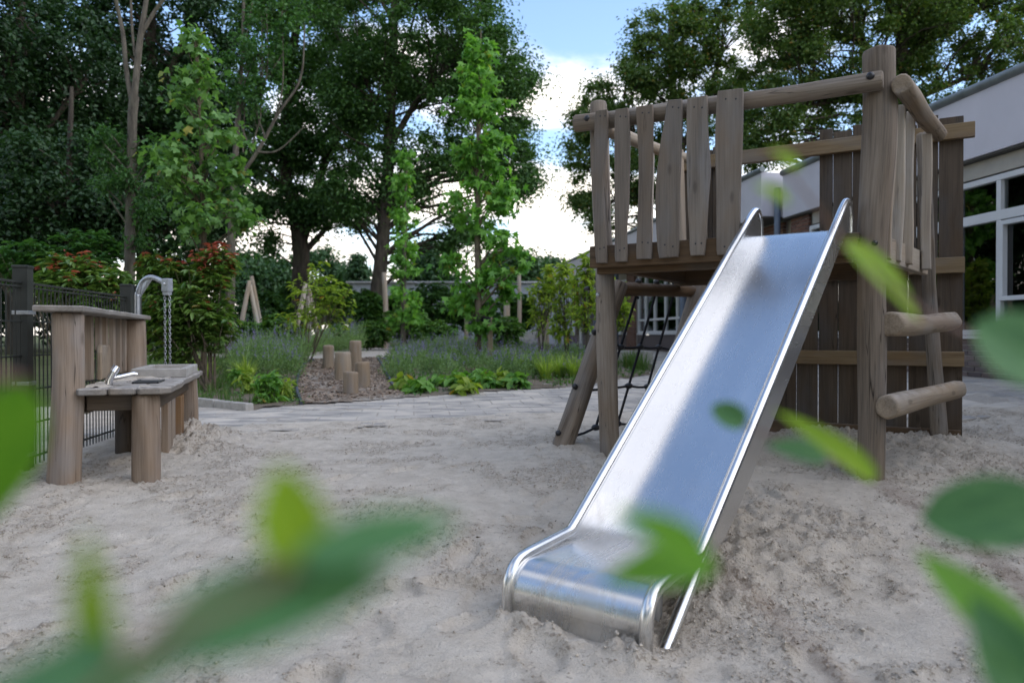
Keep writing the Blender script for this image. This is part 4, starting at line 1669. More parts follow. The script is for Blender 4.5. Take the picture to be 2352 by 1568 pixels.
up_post('post', [tp(-0.02, 0, -0.3), tp(-0.015, 0, 0.1), tp(0, 0, 0.5), tp(0.0, 0, 0.925)], [0.082, 0.081, 0.078, 0.077], W_TABLE, 61, parent=tb)
up_post('post', [tp(0.385, 0, -0.3), tp(0.385, 0, 0.2), tp(0.383, 0, 0.475)], [0.073, 0.073, 0.072], W_TABLE, 62, parent=tb)
up_post('post', [tp(0.41, 1.86, -0.3), tp(0.41, 1.86, 0.2), tp(0.405, 1.86, 0.472)], [0.08, 0.079, 0.077], W_TABLE, 63, parent=tb)
up_post('post', [tp(0.02, 1.92, -0.3), tp(0.015, 1.92, 0.5), tp(0.01, 1.92, 0.925)], [0.098, 0.095, 0.09], W_TABLE, 64, parent=tb)
up_post('post', [tp(0.10, 1.0, -0.3), tp(0.10, 1.0, 0.46)], [0.06, 0.058], W_DARK, 65, parent=tb)
# table top: long planks with uneven ends
pw = [(0.055, 0.20), (0.206, 0.345), (0.352, 0.515)]
for k, (a0, a1) in enumerate(pw):
    ol = []
    b0, b1 = -0.10 + rng.uniform(-0.01, 0.01), 1.97 + rng.uniform(-0.02, 0.02)
    n_ = 16
    wav = lambda s_, q: 0.006 * math.sin(s_ * 11 + q * 3) + 0.004 * math.sin(s_ * 23 + q)
    c_ = 0.05 if k == 2 else 0.014
    ol += [(a0, b0 + 0.014), (a0 + 0.014, b0), (a1 - c_, b0), (a1, b0 + c_)]
    for s_ in np.linspace(0.08, 0.92, n_):
        ol.append((a1 + (wav(s_, k) if k == 2 else 0), b0 + s_ * (b1 - b0)))
    ol += [(a1, b1 - c_), (a1 - c_, b1), (a0 + 0.014, b1), (a0, b1 - 0.014)]
    obj('tabletop_plank', slab(ol, tp(0, 0, 0.478), TA, TB, EZ, 0.036, 0.006, 170 + k), W_TOP, tb)
obj('apron', pbox(0.375, 0.425, 0.075, 1.78, 0.375, 0.474, 180), W_DARK, tb)
obj('apron', pbox(0.085, 0.31, 0.02, 0.065, 0.385, 0.474, 181), W_DARK, tb)
obj('apron', pbox(0.10, 0.33, 1.84, 1.88, 0.385, 0.474, 182), W_DARK, tb)
obj('apron', pbox(0.06, 0.10, 0.07, 1.82, 0.375, 0.470, 183), W_DARK, tb)
# bin hanging under the top
obj('bin', pbox(0.13, 0.33, 0.62, 0.92, 0.33, 0.472, 184), RUBBER, tb)
# back shelf
ol = [(-0.13, -0.14), (0.10, -0.12), (0.105, 0.3), (0.09, 0.55), (0.112, 0.62), (0.10, 0.95), (0.118, 1.02), (0.105, 1.4), (0.118, 2.06), (-0.10, 2.06), (-0.115, 0.9)]
obj('shelf_plank', slab(ol, tp(0, 0, 0.925), TA, TB, EZ, 0.032, 0.006, 190), W_TOP, tb)
# back panel: upright slats and a carved board
for k, (b0, zb) in enumerate([(0.16, 0.53), (0.40, 0.53), (0.64, 0.52), (0.88, 0.70), (1.08, 0.70), (1.32, 0.52), (1.56, 0.52), (1.76, 0.52)]):
    obj('slat', pbox(-0.055 + 0.006 * (k % 2), -0.02, b0, b0 + 0.075, zb, 0.922, 200 + k), W_TABLE, tb)
ol = [(0.78, 0.515), (0.78, 0.60), (0.77, 0.69), (0.80, 0.74), (0.90, 0.735), (1.02, 0.74), (1.06, 0.70), (1.05, 0.58), (1.02, 0.53), (0.96, 0.515)]
obj('carved_board', slab([(p[0] - 0.9, p[1] - 0.6) for p in ol], tp(-0.018, 0.9, 0.6), TB, EZ, np.cross(TB, EZ), 0.03, 0.008, 215), W_STUMP, tb, 'carved brown board between the back slats')
obj('carved_board', slab([(p[0] * 0.8 - 0.66, p[1] * 1.0 - 0.6) for p in ol], tp(-0.018, 0.16, 0.62), TB, EZ, np.cross(TB, EZ), 0.028, 0.008, 216), W_STUMP, tb)
# front boards under the apron
for k, (b0, b1, zz0, m_) in enumerate([(0.12, 0.30, -0.1, W_TABLE), (0.34, 0.52, -0.1, W_TABLE), (0.56, 0.76, -0.1, W_ORANGE), (0.80, 0.96, -0.1, W_TABLE), (1.08, 1.22, -0.1, W_TABLE), (1.36, 1.50, -0.1, W_TABLE)]):
    if k in (3, 4, 5):
        continue
    obj('front_board', pbox(0.40 - 0.03 * (m_ is not W_ORANGE), 0.44 - 0.03 * (m_ is not W_ORANGE), b0 + 0.55, b1 + 0.55, zz0, 0.372, 220 + k), m_, tb)
# tray of concrete standing on the top
for k, g in enumerate([(0.16, 0.20, 0.70, 1.55), (0.47, 0.51, 0.70, 1.55), (0.20, 0.47, 0.70, 0.74), (0.20, 0.47, 1.51, 1.55)]):
    pass
tray = obj('tray', merge(pbox(0.15, 0.19, 0.95, 1.78, 0.512, 0.575), pbox(0.45, 0.49, 0.95, 1.78, 0.512, 0.575), pbox(0.19, 0.45, 0.95, 0.99, 0.512, 0.575), pbox(0.19, 0.45, 1.74, 1.78, 0.512, 0.575)), CONC, tb)
heap = gridmesh(np.linspace(0.19, 0.45, 14), np.linspace(0.99, 1.74, 30), lambda x, y: 0.53 + 0.02 * fbm(x * 9, y * 9, 2, 3))
hv = np.array([tp(*p) for p in heap[0]])
obj('sand_fill', (hv, heap[1]), SAND, tray)
# loose sand on the top
heap = gridmesh(np.linspace(0.075, 0.40, 30), np.linspace(0.0, 0.95, 60), lambda x, y: 0.500 + 0.026 * ss(-0.1, 0.9, fbm(x * 6, y * 6, 6, 4) + 1.1 * ss(0.25, 0.10, x) + 0.8 * ss(0.75, 0.93, y) - 0.35))
hv = np.array([tp(*p) for p in heap[0]])
obj('loose_sand', (hv, heap[1]), SAND, tb)
# small dark sink
obj('sink', merge(pbox(0.275, 0.395, 0.30, 0.54, 0.516, 0.522, 0, 0.001), pbox(0.262, 0.275, 0.29, 0.55, 0.512, 0.526), pbox(0.395, 0.408, 0.29, 0.55, 0.512, 0.526)), RUBBER, tb)
# tap
tap = obj('tap', tube([tp(0.16, 0.18, 0.50), tp(0.165, 0.18, 0.545), tp(0.19, 0.185, 0.60)], [0.024, 0.021, 0.019], 14), CHROME, tb)
obj('spout', tube([tp(0.175, 0.183, 0.555), tp(0.22, 0.20, 0.562), tp(0.285, 0.225, 0.578), tp(0.30, 0.23, 0.572)], [0.013, 0.013, 0.012, 0.011], 12), CHROME, tap)
obj('tap_head', tube([tp(0.187, 0.184, 0.592), tp(0.205, 0.19, 0.622)], [0.024, 0.02], 14), CHROME, tap)

# hoist arm with chain
ho = thing('chain_hoist', 'bent steel hoist arm with a hanging chain behind the play table', 'hoist', tuple(at(315, 700, 6.02) * (1, 1, 0)))
hp = [at(316, 700, 5.98) * np.array([1, 1, 0]), at(316, 705, 5.98), at(318, 672, 5.98), at(326, 650, 5.98), at(340, 638, 5.96), at(356, 639, 5.94), at(378, 650, 5.92)]
obj('arm', tube(hp, 0.021, 14, n=40), GALV, ho)
b0, b1_ = at(326, 668, 5.97), at(345, 642, 5.95)
dvec = nrm(hp[-1] - hp[3]); sidev = nrm(np.cross(dvec, EZ))
tri = [at(322, 683, 5.97), at(327, 651, 5.97), at(341, 640, 5.95), at(349, 642, 5.95)]
obj('gusset', merge((np.array([p + sidev * s_ for s_ in (0.004, -0.004) for p in tri]), [(0, 1, 2, 3), (7, 6, 5, 4), (0, 4, 5, 1), (1, 5, 6, 2), (2, 6, 7, 3), (3, 7, 4, 0)], np.zeros((8, 3)), False)), GALV, ho)
hc = at(384, 655, 5.91)
hd = obj('pulley_box', box(hc, nrm(dvec * (1, 1, 0)), sidev, EZ, 0.06, 0.055, 0.105, 0.004), GALV, ho)
bolt(hd, hc - sidev * (-0.03 if sidev[1] < 0 else 0.03) + EZ * 0.01, np.array([0.2, -1, 0]), 0.009, 0.008, CHROME, 'bolt')
obj('guide', box(hc - EZ * 0.066, nrm(dvec * (1, 1, 0)), sidev, EZ, 0.05, 0.045, 0.028, 0.003), GALV, ho)


def link(c, axis_x, L=0.030, w=0.015, r=0.0028):
    th = np.linspace(0, 2 * np.pi, 13)[:-1]
    pts = [c + axis_x * (w / 2 * np.cos(a)) + EZ * (np.sign(np.sin(a)) * (L / 2 - w / 2) + w / 2 * np.sin(a)) for a in th]
    pts.append(pts[0])
    g = tube(pts, r, 5, cap=False)
    return g


for q, (cx_, botz) in enumerate(((-0.020, at(384, 836, 5.91)[2]), (0.018, at(388, 838, 5.91)[2]))):
    z = hc[2] - 0.085
    gs, i = [], 0
    while z > botz:
        d_ = nrm([1, 0.4, 0]) if i % 2 else nrm([0.4, -1, 0])
        gs.append(link(np.array([hc[0] + cx_ + 0.004 * (hc[2] - z), hc[1], z]), d_))
        z -= 0.0235
        i += 1
    obj('chain', merge(*gs), GALV, ho)

# ================================================================== mesh fence
FD = nrm([-0.139, 1.0, 0])
FN = np.array([FD[1], -FD[0], 0])
F1 = np.array([-2.84, 4.30, 0])
fe = thing('mesh_fence', 'dark welded double wire mesh fence with square posts', 'fence', tuple(F1))
post_t = [-1.62, 0, 1.60, 1.78]


def fb(t0, t1, n0, n1, z0, z1, ch=0.001):
    return box(F1 + FD * ((t0 + t1) / 2) + FN * ((n0 + n1) / 2) + EZ * ((z0 + z1) / 2), FD, FN, EZ, t1 - t0, n1 - n0, z1 - z0, ch)


for t in post_t:
    po = obj('post', fb(t - 0.035, t + 0.035, -0.04, 0.04, -0.3, 1.19, 0.004), FENCEM, fe)
    obj('cap', fb(t - 0.039, t + 0.039, -0.044, 0.044, 1.188, 1.205, 0.004), FENCEM, po)
    for z in (0.10, 0.51, 0.92):
        obj('clamp', fb(t - 0.042, t + 0.042, -0.047, 0.05, z, z + 0.022, 0.002), GALV, po)
for (a_, b_) in ((-1.585, -0.035), (0.035, 1.565)):
    gs = []
    n_ = int((b_ - a_) / 0.05)
    for k in range(n_ + 1):
        t = a_ + (b_ - a_) * k / n_
        gs.append(fb(t - 0.003, t + 0.003, -0.003, 0.003, 0.03, 1.11))
    for z in np.arange(0.08, 1.12, 0.2):
        gs.append(fb(a_, b_, 0.004, 0.011, z - 0.004, z + 0.004))
        gs.append(fb(a_, b_, -0.011, -0.004, z - 0.004, z + 0.004))
    gs.append(fb(a_, b_, -0.011, 0.011, 1.100, 1.112))
    o = obj('wire_panel', merge(*gs), FENCEM, fe)

# ================================================================== stumps and edging strips
STK = [((770 - 0, 0), )]
stumps = [((754, 848), 25, 55, 'thinnest stump, farthest left of the five on the wood chips'), ((817, 862), 27, 80, 'tallest slender stump at the back of the group of five'),
          ((787, 874), 38, 66, 'thickest stump standing in the middle of the group'), ((831, 891), 34, 60, 'squat stump to the right of the lowest one'),
          ((806, 906), 34, 53, 'shortest stump, front one of the group on the wood chips')]
for k, ((px, py), w, h, lab) in enumerate(stumps):
    g = ground_at(px, py)
    d = g[1]
    r = w / 2 * d / FPX
    H = h * d / FPX
    t = obj('stump', tube([g - EZ * 0.2, g + EZ * H * 0.5 + rng.normal(size=3) * 0.008 * (1, 1, 0), g + EZ * H], [r * 1.03, r, r * 0.97], 20, 0.12, 0.018, seed=70 + k, n=8), W_STUMP)
    tag(t, 'wooden ' + lab, 'stump', 'stepping stumps on the wood chips')


def strip(name, pix, label):
    pts = np.array([ground_at(*p) for p in pix])
    P = smooth_path(pts, 40)
    V, F = [], []
    for i, p in enumerate(P):
        t = nrm((P[min(i + 1, 39)] - P[max(i - 1, 0)]) * (1, 1, 0))
        n = np.array([-t[1], t[0], 0]) * 0.014
        hz = 0.055 + 0.02 * perlin(i * 0.2, 3.0, 2)
        V += [p + n - EZ * 0.05, p + n + EZ * hz, p - n + EZ * hz, p - n - EZ * 0.05]
    for i in range(39):
        for j in range(4):
            a, b_ = i * 4 + j, i * 4 + (j + 1) % 4
            F.append((a, b_, b_ + 4, a + 4))
    F += [(3, 2, 1, 0), (156, 157, 158, 159)]
    o = obj(name, (np.array(V), F, None, False), STRIP)
    tag(o, label, 'edging strip')


strip('edging_strip', [(692, 930), (683, 905), (682, 880), (690, 855), (701, 838), (720, 828)], 'curved dark plastic edging strip left of the wood chips')
strip('edging_strip', [(868, 826), (878, 843), (890, 866), (902, 889), (912, 900)], 'dark plastic edging strip right of the wood chips')


def chips(n):
    P = np.array(MULCH_P)
    out = []
    while sum(map(len, out)) < n:
        x = rng.uniform(P[:, 0].min(), P[:, 0].max(), n)
        y = rng.uniform(P[:, 1].min(), P[:, 1].max(), n)
        ok = inpoly(x, y, MULCH_P)
        thin = fbm(x * 1.3, y * 1.3, 77, 2) + 0.35 * ss(-1.6, -2.6, x) > rng.uniform(-0.9, 0.5, n)
        ok &= thin
        out.append(np.column_stack([x, y, G(x, y) + 0.025])[ok])
    return np.concatenate(out)[:n]


cp = chips(5200)
lv = leaves(cp, 0.05, (tmpl([(0, 0), (0.16, 0.1), (0.2, 0.8), (0, 1), (-0.2, 0.9), (-0.15, 0.1)], 0.2), [np.array([[0, 1, 2, 3, 4, 5]])]), 2.2)
stuff('wood_chips', (lv[0], lv[1], None, False), CHIP, 'scattered brown wood chips round the stumps')

# ================================================================== planting in the beds
def blades(base, n, length, width, spread, seg=5, lean=0.6):
    """arching strap leaves from base points (m,3)"""
    m = len(base)
    idx = rng.integers(0, m, n)
    a = rng.uniform(0, 2 * np.pi, n)
    out = np.column_stack([np.cos(a), np.sin(a), np.zeros(n)])
    side = np.column_stack([-np.sin(a), np.cos(a), np.zeros(n)])
    L = length * rng.uniform(0.6, 1.2, n)
    ln = lean * rng.uniform(0.3, 1.4, n)
    P0 = base[idx] + out * (spread * rng.uniform(0, 1, n))[:, None]
    V = []
    for i in range(seg + 1):
        t = i / seg
        ang = ln * t * 1.6
        h = L * (np.sin(np.minimum(ang, 2.6)) / np.maximum(ln * 1.6, 0.05)) * 0.98
        o = L * (1 - np.cos(np.minimum(ang, 2.6))) / np.maximum(ln * 1.6, 0.05)
        c = P0 + out * o[:, None] + EZ * h[:, None]
        w = width * (1 - t ** 2) * 0.5 + 0.0006
        V += [c - side * w, c + side * w]
    V = np.stack(V, 1)
    k = 2 * (seg + 1)
    f = np.array([[2 * i, 2 * i + 1, 2 * i + 3, 2 * i + 2] for i in range(seg)])
    F = (np.arange(n) * k)[:, None, None] + f[None]
    return V.reshape(-1, 3), [F.reshape(-1, 4).astype(np.int32)]


def in_bed(poly, n, margin_px=None):
    P = np.array(poly)
    out = []
    while sum(map(len, out)) < n:
        x = rng.uniform(P[:, 0].min(), P[:, 0].max(), 4 * n + 50)
        y = rng.uniform(P[:, 1].min(), P[:, 1].max(), 4 * n + 50)
        ok = inpoly(x, y, poly)
        out.append(np.column_stack([x, y, G(x, y) + 0.01])[ok])
    return np.concatenate(out)[:n]


def px_of(P):
    P = np.asarray(P, float)
    z = P[:, 2] - CAMH
    f = P[:, 1] * CP - z * SP
    u = P[:, 1] * SP + z * CP
    return CX + FPX * P[:, 0] / f, CY - FPX * u / f


# catmint: grey-green mounds with violet spikes
def catmint(name, cen, label, h0=0.34):
    n = len(cen)
    r = rng.uniform(0.16, 0.28, n)
    h = h0 * rng.uniform(0.75, 1.25, n)
    nl = 300 * n
    idx = rng.integers(0, n, nl)
    rad = r[idx] * rng.uniform(0, 1, nl) ** 0.6
    a = rng.uniform(0, 2 * np.pi, nl)
    top_ = h[idx] * (1 - 0.55 * (rad / r[idx]) ** 2)
    z = top_ * rng.uniform(0, 1, nl) ** 0.6
    P = cen[idx] + np.column_stack([np.cos(a) * rad, np.sin(a) * rad, z])
    D = np.column_stack([np.cos(a), np.sin(a), rng.uniform(0.6, 1.8, nl)])
    g1 = leaves(P, 0.045, SLIM, 0.4, D=D)
    ns = 12 * n
    idx = rng.integers(0, n, ns)
    a = rng.uniform(0, 2 * np.pi, ns)
    rad = r[idx] * rng.uniform(0.1, 1.05, ns)
    tip = cen[idx] + np.column_stack([np.cos(a) * rad * 1.25, np.sin(a) * rad * 1.25, h[idx] * rng.uniform(0.8, 1.35, ns)])
    foot = cen[idx] + np.column_stack([np.cos(a) * rad * 0.6, np.sin(a) * rad * 0.6, h[idx] * 0.3])
    fl_, st = [], []
    for q in range(8):
        t = 0.66 + 0.34 * q / 7
        fl_.append(foot + (tip - foot) * t + rng.normal(size=(ns, 3)) * 0.009)
    bl = rng.uniform(0, 1, ns) < 0.5
    fl_ = np.concatenate([p[bl] for p in fl_])
    g2 = leaves(fl_, 0.022, OVATE, 0.3)
    # stems as thin blades
    dirs = tip - foot
    Ls = np.linalg.norm(dirs, axis=1)
    thin = (tmpl([(0, 0), (0.012, 0.02), (0.006, 1), (-0.006, 1), (-0.012, 0.02)], 0), [np.array([[0, 1, 2, 3, 4]])])
    g3 = leaves(foot, Ls, thin, 0.0, D=dirs / Ls[:, None])
    gl = cat([g1, g3])
    nV = len(gl[0])
    V = np.vstack([gl[0], g2[0]])
    Fs = gl[1] + [f + nV for f in g2[1]]
    mid = np.concatenate([np.full(len(f), 0) for f in gl[1]] + [np.full(len(f), 1) for f in g2[1]])
    o = stuff(name, (V, Fs, None, False), [L_NEPETA, L_SPIKE], label, midx=mid)
    return o


cl_ = in_bed(BED_L, 400)
x_, y_ = px_of(cl_)
keep = ((x_ > 545) & (y_ < 872) & (y_ > 830) | (x_ > 600) & (x_ < 670) & (y_ < 885))
catmint('catmint', cl_[keep][:46], 'grey green catmint with violet flower spikes left of the wood chips', 0.52)
bk = np.array([ground_at(px, py) for px, py in zip(rng.uniform(520, 830, 60), rng.uniform(806, 817, 60))])
catmint('catmint', bk, 'catmint with violet spikes along the back path behind the stumps', 0.62)
cr_ = in_bed(BED_R, 800)
x_, y_ = px_of(cr_)
keep = (y_ < 893 - (x_ - 900) * 0.06) & (y_ < 872) & ((x_ < 1370)) & (x_ > 900)
catmint('catmint', cr_[keep][:150], 'wide drift of grey green catmint with violet spikes in the right flower bed', 0.34)

# low grass and ground cover
gb = in_bed(BED_L, 1500)
x_, y_ = px_of(gb)
g1 = blades(gb[(x_ < 560) | (y_ > 880) & (rng.uniform(size=len(x_)) < 0.35)], 5200, 0.17, 0.006, 0.03, 4, 0.5)
gb = in_bed(BED_R, 1800)
x_, y_ = px_of(gb)
g2 = blades(gb[rng.uniform(size=len(x_)) < 0.4], 3000, 0.13, 0.006, 0.03, 4, 0.6)
tuf = np.array([ground_at(1462, 848), ground_at(1452, 842), ground_at(1478, 852), ground_at(1440, 846), ground_at(955, 806), ground_at(985, 804)])
g3 = blades(tuf, 700, 0.34, 0.007, 0.22, 4, 0.55)
gc = cat([g1, g2, g3])
stuff('grass', (gc[0], gc[1], None, False), L_GRASS, 'thin green grass growing through the flower beds')
gcv = np.concatenate([in_bed(BED_L, 900), in_bed(BED_R, 1500)])
gcv = gcv[fbm(gcv[:, 0] * 2.5, gcv[:, 1] * 2.5, 91, 3) > -0.05]
lv = leaves(np.repeat(gcv, 4, 0) + rng.normal(size=(len(gcv) * 4, 3)) * np.array([0.05, 0.05, 0.02]) + EZ * 0.03, 0.05, OVATE, 1.2)
stuff('ground_cover', (lv[0], lv[1], None, False), L_HEDGE, 'low leafy weeds covering the soil of the beds')

# day lily tufts, each a plant of its own
LILY = [((442, 868), 'yellow green daylily tuft right behind the table top corner'), ((566, 878), 'arching daylily tuft at the foot of the red tipped bush'),
        ((470, 880), 'small daylily tuft between the table and the red tipped bush'),
        ((1190, 862), 'daylily tuft in the middle of the right flower bed'), ((1222, 858), 'pale daylily tuft right of the tree stakes'),
        ((1252, 872), 'daylily tuft leaning over the paving near the slanted pole'), ((1286, 868), 'broad daylily tuft left of the slanted pole'),
        ((1318, 870), 'daylily tuft partly behind the slanted pole'), ((1345, 862), 'daylily tuft between slanted pole and tower post'), ((1160, 850), 'low daylily tuft behind the leafy herbs')]
for (p, lab) in LILY:
    b = ground_at(*p)
    g = blades(np.array([b]), 90, 0.42, 0.022, 0.1, 6, 0.85)
    o = obj('daylily', (g[0], g[1], None, False), L_LILY)
    tag(o, lab, 'plant', 'daylily tufts in the flower beds')


def rosette(tips, dirs, nper, size, tm=OVATE, spread=0.9):
    n = len(tips)
    T = np.repeat(tips, nper, 0)
    Dd = np.repeat(dirs, nper, 0) * 0.55 + rand_unit(n * nper) * spread
    Nn = np.repeat(dirs, nper, 0) + rand_unit(n * nper) * 0.5 + np.array([0, 0, 0.5])
    return leaves(T - np.repeat(dirs, nper, 0) * (rng.uniform(0, 0.09, n * nper))[:, None], size, tm, D=Dd, N=Nn)


HERBS = [((566, 905), 0.30, 'leafy herb with long pointed leaves at the left of the front edge of the bed'), ((598, 928), 0.34, 'bright leafy herb closest to the left bed corner on the paving'),
         ((626, 926), 0.38, 'upright young herb with pale tips beside the edging strip'), ((655, 920), 0.26, 'small herb just left of the curved edging strip'), ((540, 890), 0.28, 'dark leafy herb among the grass behind the table'),
         ((618, 900), 0.30, 'bushy herb in front of the catmint left of the wood chips'),
         ((925, 896), 0.16, 'low herb at the bottom of the right edging strip'), ((962, 904), 0.16, 'flat reddish herb on bare soil by the paving'), ((1052, 898), 0.26, 'large bright hosta leaf clump leaning to the paving'),
         ((1065, 906), 0.20, 'dark strawberry like clump at the paving edge'), ((1012, 888), 0.18, 'small herb left of the bright clump'), ((1122, 892), 0.20, 'herb clump right of the bright clump'),
         ((1155, 890), 0.22, 'spreading herb clump below the tree stakes'), ((1186, 893), 0.22, 'yellow green herb clump nearest the slanted pole'), ((1100, 884), 0.22, 'herb clump behind the low row at the paving')]
for k, (p, h, lab) in enumerate(HERBS):
    b = ground_at(*p)
    n_ = 26 if k < 6 else 20
    a = rng.uniform(0, 2 * np.pi, n_)
    hh = h * rng.uniform(0.25, 1.0, n_)
    rr = (0.13 if k < 6 else 0.2) * rng.uniform(0.2, 1, n_)
    tips = b + np.column_stack([np.cos(a) * rr, np.sin(a) * rr, hh])
    dirs = np.column_stack([np.cos(a), np.sin(a), np.full(n_, 0.7)])
    g = rosette(tips, dirs, 4, 0.12 if k < 6 else 0.13, OVATE if k > 5 else SLIM, 0.7)
    st = [tube([b - EZ * 0.03, (b + t_) / 2 + EZ * 0.03, t_], [0.004, 0.003, 0.002], 4, cap=False) for t_ in tips[:8]]
    t = thing('herb', lab, 'plant', tuple(b), 'leafy herbs along the bed edges')
    obj('stem', merge(*st), TWIG, t)
    obj('foliage', (g[0], g[1], None, False), L_HERB if k % 3 else L_YEL, t)


# ================================================================== shrubs
def shrub(name, label, cat_, base_px, d, ells, ntip, nper, lsize, lmat, tm=OVATE, red=0.0, stems=6, stem_r=0.012, droop=0.0, spread=0.9, group=None, top_bias=1.0, sm=None):
    b = at(base_px[0], base_px[1], d)
    b[2] = float(G(b[0], b[1]))
    t = thing(name, label, cat_, tuple(b), group)
    C, _ = crown_clumps(d, [e[:4] + (max(3, int(ntip * e[4])),) for e in ells], 0.1, 0.2, 0.8)
    C[:, 2] = np.maximum(C[:, 2], G(C[:, 0], C[:, 1]) + 0.06)
    dirs = nrm_rows((C - (b + EZ * 0.35)) * np.array([1, 1, 0.9]) + np.array([0, 0, 0.45]) + rng.normal(size=C.shape) * 0.25)
    dirs[:, 2] -= droop
    gs = []
    for q in range(stems):
        j = rng.integers(0, len(C))
        c = C[j]
        m = b * 0.5 + c * 0.5 + np.array([0, 0, 0.15])
        gs.append(tube([b - EZ * 0.05 + rng.normal(size=3) * 0.04 * (1, 1, 0), m, c], [stem_r, stem_r * 0.7, stem_r * 0.25], 6, n=8, cap=False))
    for j in rng.choice(len(C), min(len(C), 60), replace=False):
        c = C[j]
        p0 = b * 0.35 + c * 0.65 + rng.normal(size=3) * 0.05
        gs.append(tube([p0, c], [stem_r * 0.4, stem_r * 0.15], 4, n=3, cap=False))
    obj('stem', merge(*gs), sm or TWIG, t)
    g = rosette(C, dirs, nper, lsize, tm, spread)
    obj('foliage', (g[0], g[1], None, False), lmat, t)
    if red:
        x, y = px_of(C)
        hi = C[:, 2] - np.quantile(C[:, 2], 0.25) + rng.normal(size=len(C)) * 0.28
        sel = np.argsort(-hi)[:int(len(C) * red)]
        g = rosette(C[sel] + dirs[sel] * lsize * 0.7, dirs[sel] + EZ * 0.6, 8, lsize * 0.75, SLIM, 0.55)
        obj('red_shoots', (g[0], g[1], None, False), L_RED, t, 'young red leaves at the shoot tips', kind='stuff')
    return t


def nrm_rows(v):
    return v / (np.linalg.norm(v, axis=1)[:, None] + 1e-9)


shrub('photinia_bush', 'glossy bush with a few red shoots growing behind the mesh fence', 'bush', (200, 900), 7.9,
      [(190, 640, 95, 55, 0.45), (120, 640, 40, 60, 0.15), (215, 730, 80, 90, 0.4), (270, 655, 40, 40, 0.1)], 400, 8, 0.11, L_PHOT, SLIM, 0.05)
shrub('photinia_bush', 'tall glossy bush with many red shoots behind the hoist and chain', 'bush', (488, 845), 9.7,
      [(430, 690, 105, 95, 0.5), (370, 620, 60, 45, 0.14), (490, 610, 50, 48, 0.16), (400, 770, 70, 60, 0.16), (480, 740, 70, 60, 0.14), (345, 700, 35, 80, 0.1)], 520, 8, 0.125, L_PHOT, SLIM, 0.085, stems=10, stem_r=0.02)
shrub('bush', 'light green bush in the shade under the left trees', 'bush', (160, 800), 10.5, [(120, 590, 60, 60, 0.3), (215, 570, 60, 55, 0.4), (40, 600, 60, 60, 0.3)], 260, 8, 0.10, L_ASH, OVATE)
shrub('yellow_green_shrub', 'airy yellow green shrub in front of the right log tripod', 'shrub', (705, 800), 14.5,
      [(705, 670, 55, 50, 0.4), (765, 665, 35, 45, 0.25), (680, 735, 50, 36, 0.25), (745, 720, 50, 40, 0.25), (800, 700, 24, 50, 0.12), (735, 620, 26, 26, 0.1)], 115, 6, 0.12, L_YEL, SLIM, stems=8)
for (bx, d, el, lab) in [(1300, 13.2, [(1292, 690, 32, 85, 0.7), (1300, 620, 16, 30, 0.15), (1290, 760, 30, 30, 0.15)], 'tall yellow green drooping shrub in front of the grey building'),
                         (1345, 12.6, [(1340, 680, 34, 90, 0.8), (1352, 610, 20, 30, 0.2)], 'drooping yellow green shrub touching the tower post'),
                         (1245, 14.0, [(1240, 700, 32, 60, 0.6), (1262, 650, 14, 50, 0.4)], 'slim drooping shrub beside the upright carved plank'),
                         (1395, 13.0, [(1425, 700, 24, 60, 0.6), (1400, 690, 18, 60, 0.4)], 'drooping shrub seen through the climbing net')]:
    shrub('drooping_shrub', lab, 'shrub', (bx, 800), d, el, 100, 6, 0.13, L_YEL, SLIM, stems=6, droop=0.9, spread=0.5, group='drooping shrubs right of the sweetgum trees', sm=BARK_PALE)
for k, (px, py, rx, ry, d, n, lab) in enumerate([(635, 755, 60, 35, 17, 260, 'fresh green bush behind the violet catmint'), (850, 765, 55, 32, 21, 300, 'ferny bush left of the pale stump trunk sweetgum'),
                                                 (930, 740, 60, 40, 22, 300, 'ferny bush at the foot of the slim sweetgum'), (1000, 765, 55, 32, 20, 280, 'low dark green bush above the sand edging log'),
                                                 (560, 765, 40, 30, 16, 160, 'small green bush right of the tall red tipped bush'), (1165, 760, 40, 40, 16, 200, 'leafy bush right of the tree stakes'),
                                                 (775, 770, 50, 25, 20, 220, 'low bush between stumps and right log tripod')]):
    shrub('green_bush', lab, 'bush', (px, 800), d, [(px, py, rx, ry, 1.0)], n, 9, 0.13 if d > 18 else 0.11, L_HEDGE, SLIM if k % 2 else OVATE, stems=5, group='green bushes behind the back path')
for (px, py, rx, ry, d, n, m_, lab) in [(610, 715, 60, 50, 27, 620, L_OAK, 'dark bush behind the left log tripod'), (690, 700, 60, 60, 30, 700, L_OAK, 'dark bush at the foot of the forked oak'),
                                    (775, 700, 55, 55, 28, 620, L_HEDGE, 'mid green bush right of the forked oak trunk'), (845, 710, 40, 50, 25, 420, L_OAK, 'dark bush left of the leaning oak trunk'),
                                    (905, 715, 40, 40, 29, 400, L_HEDGE, 'mid green bush right of the leaning oak trunk'), (1195, 715, 40, 45, 28, 420, L_OAK, 'dark bush behind the two poles')]:
    shrub('tall_bush', lab, 'bush', (px, 785), d, [(px, py, rx, ry, 1.0)], n, 8, 0.18, m_, OVATE, stems=4, group='taller bushes in front of the shed')
shrub('dark_bush', 'large dark bush in front of the grey shed', 'bush', (1010, 790), 27, [(1000, 705, 85, 60, 0.7), (1110, 720, 70, 50, 0.3)], 900, 9, 0.17, L_OAK, OVATE, stems=5)
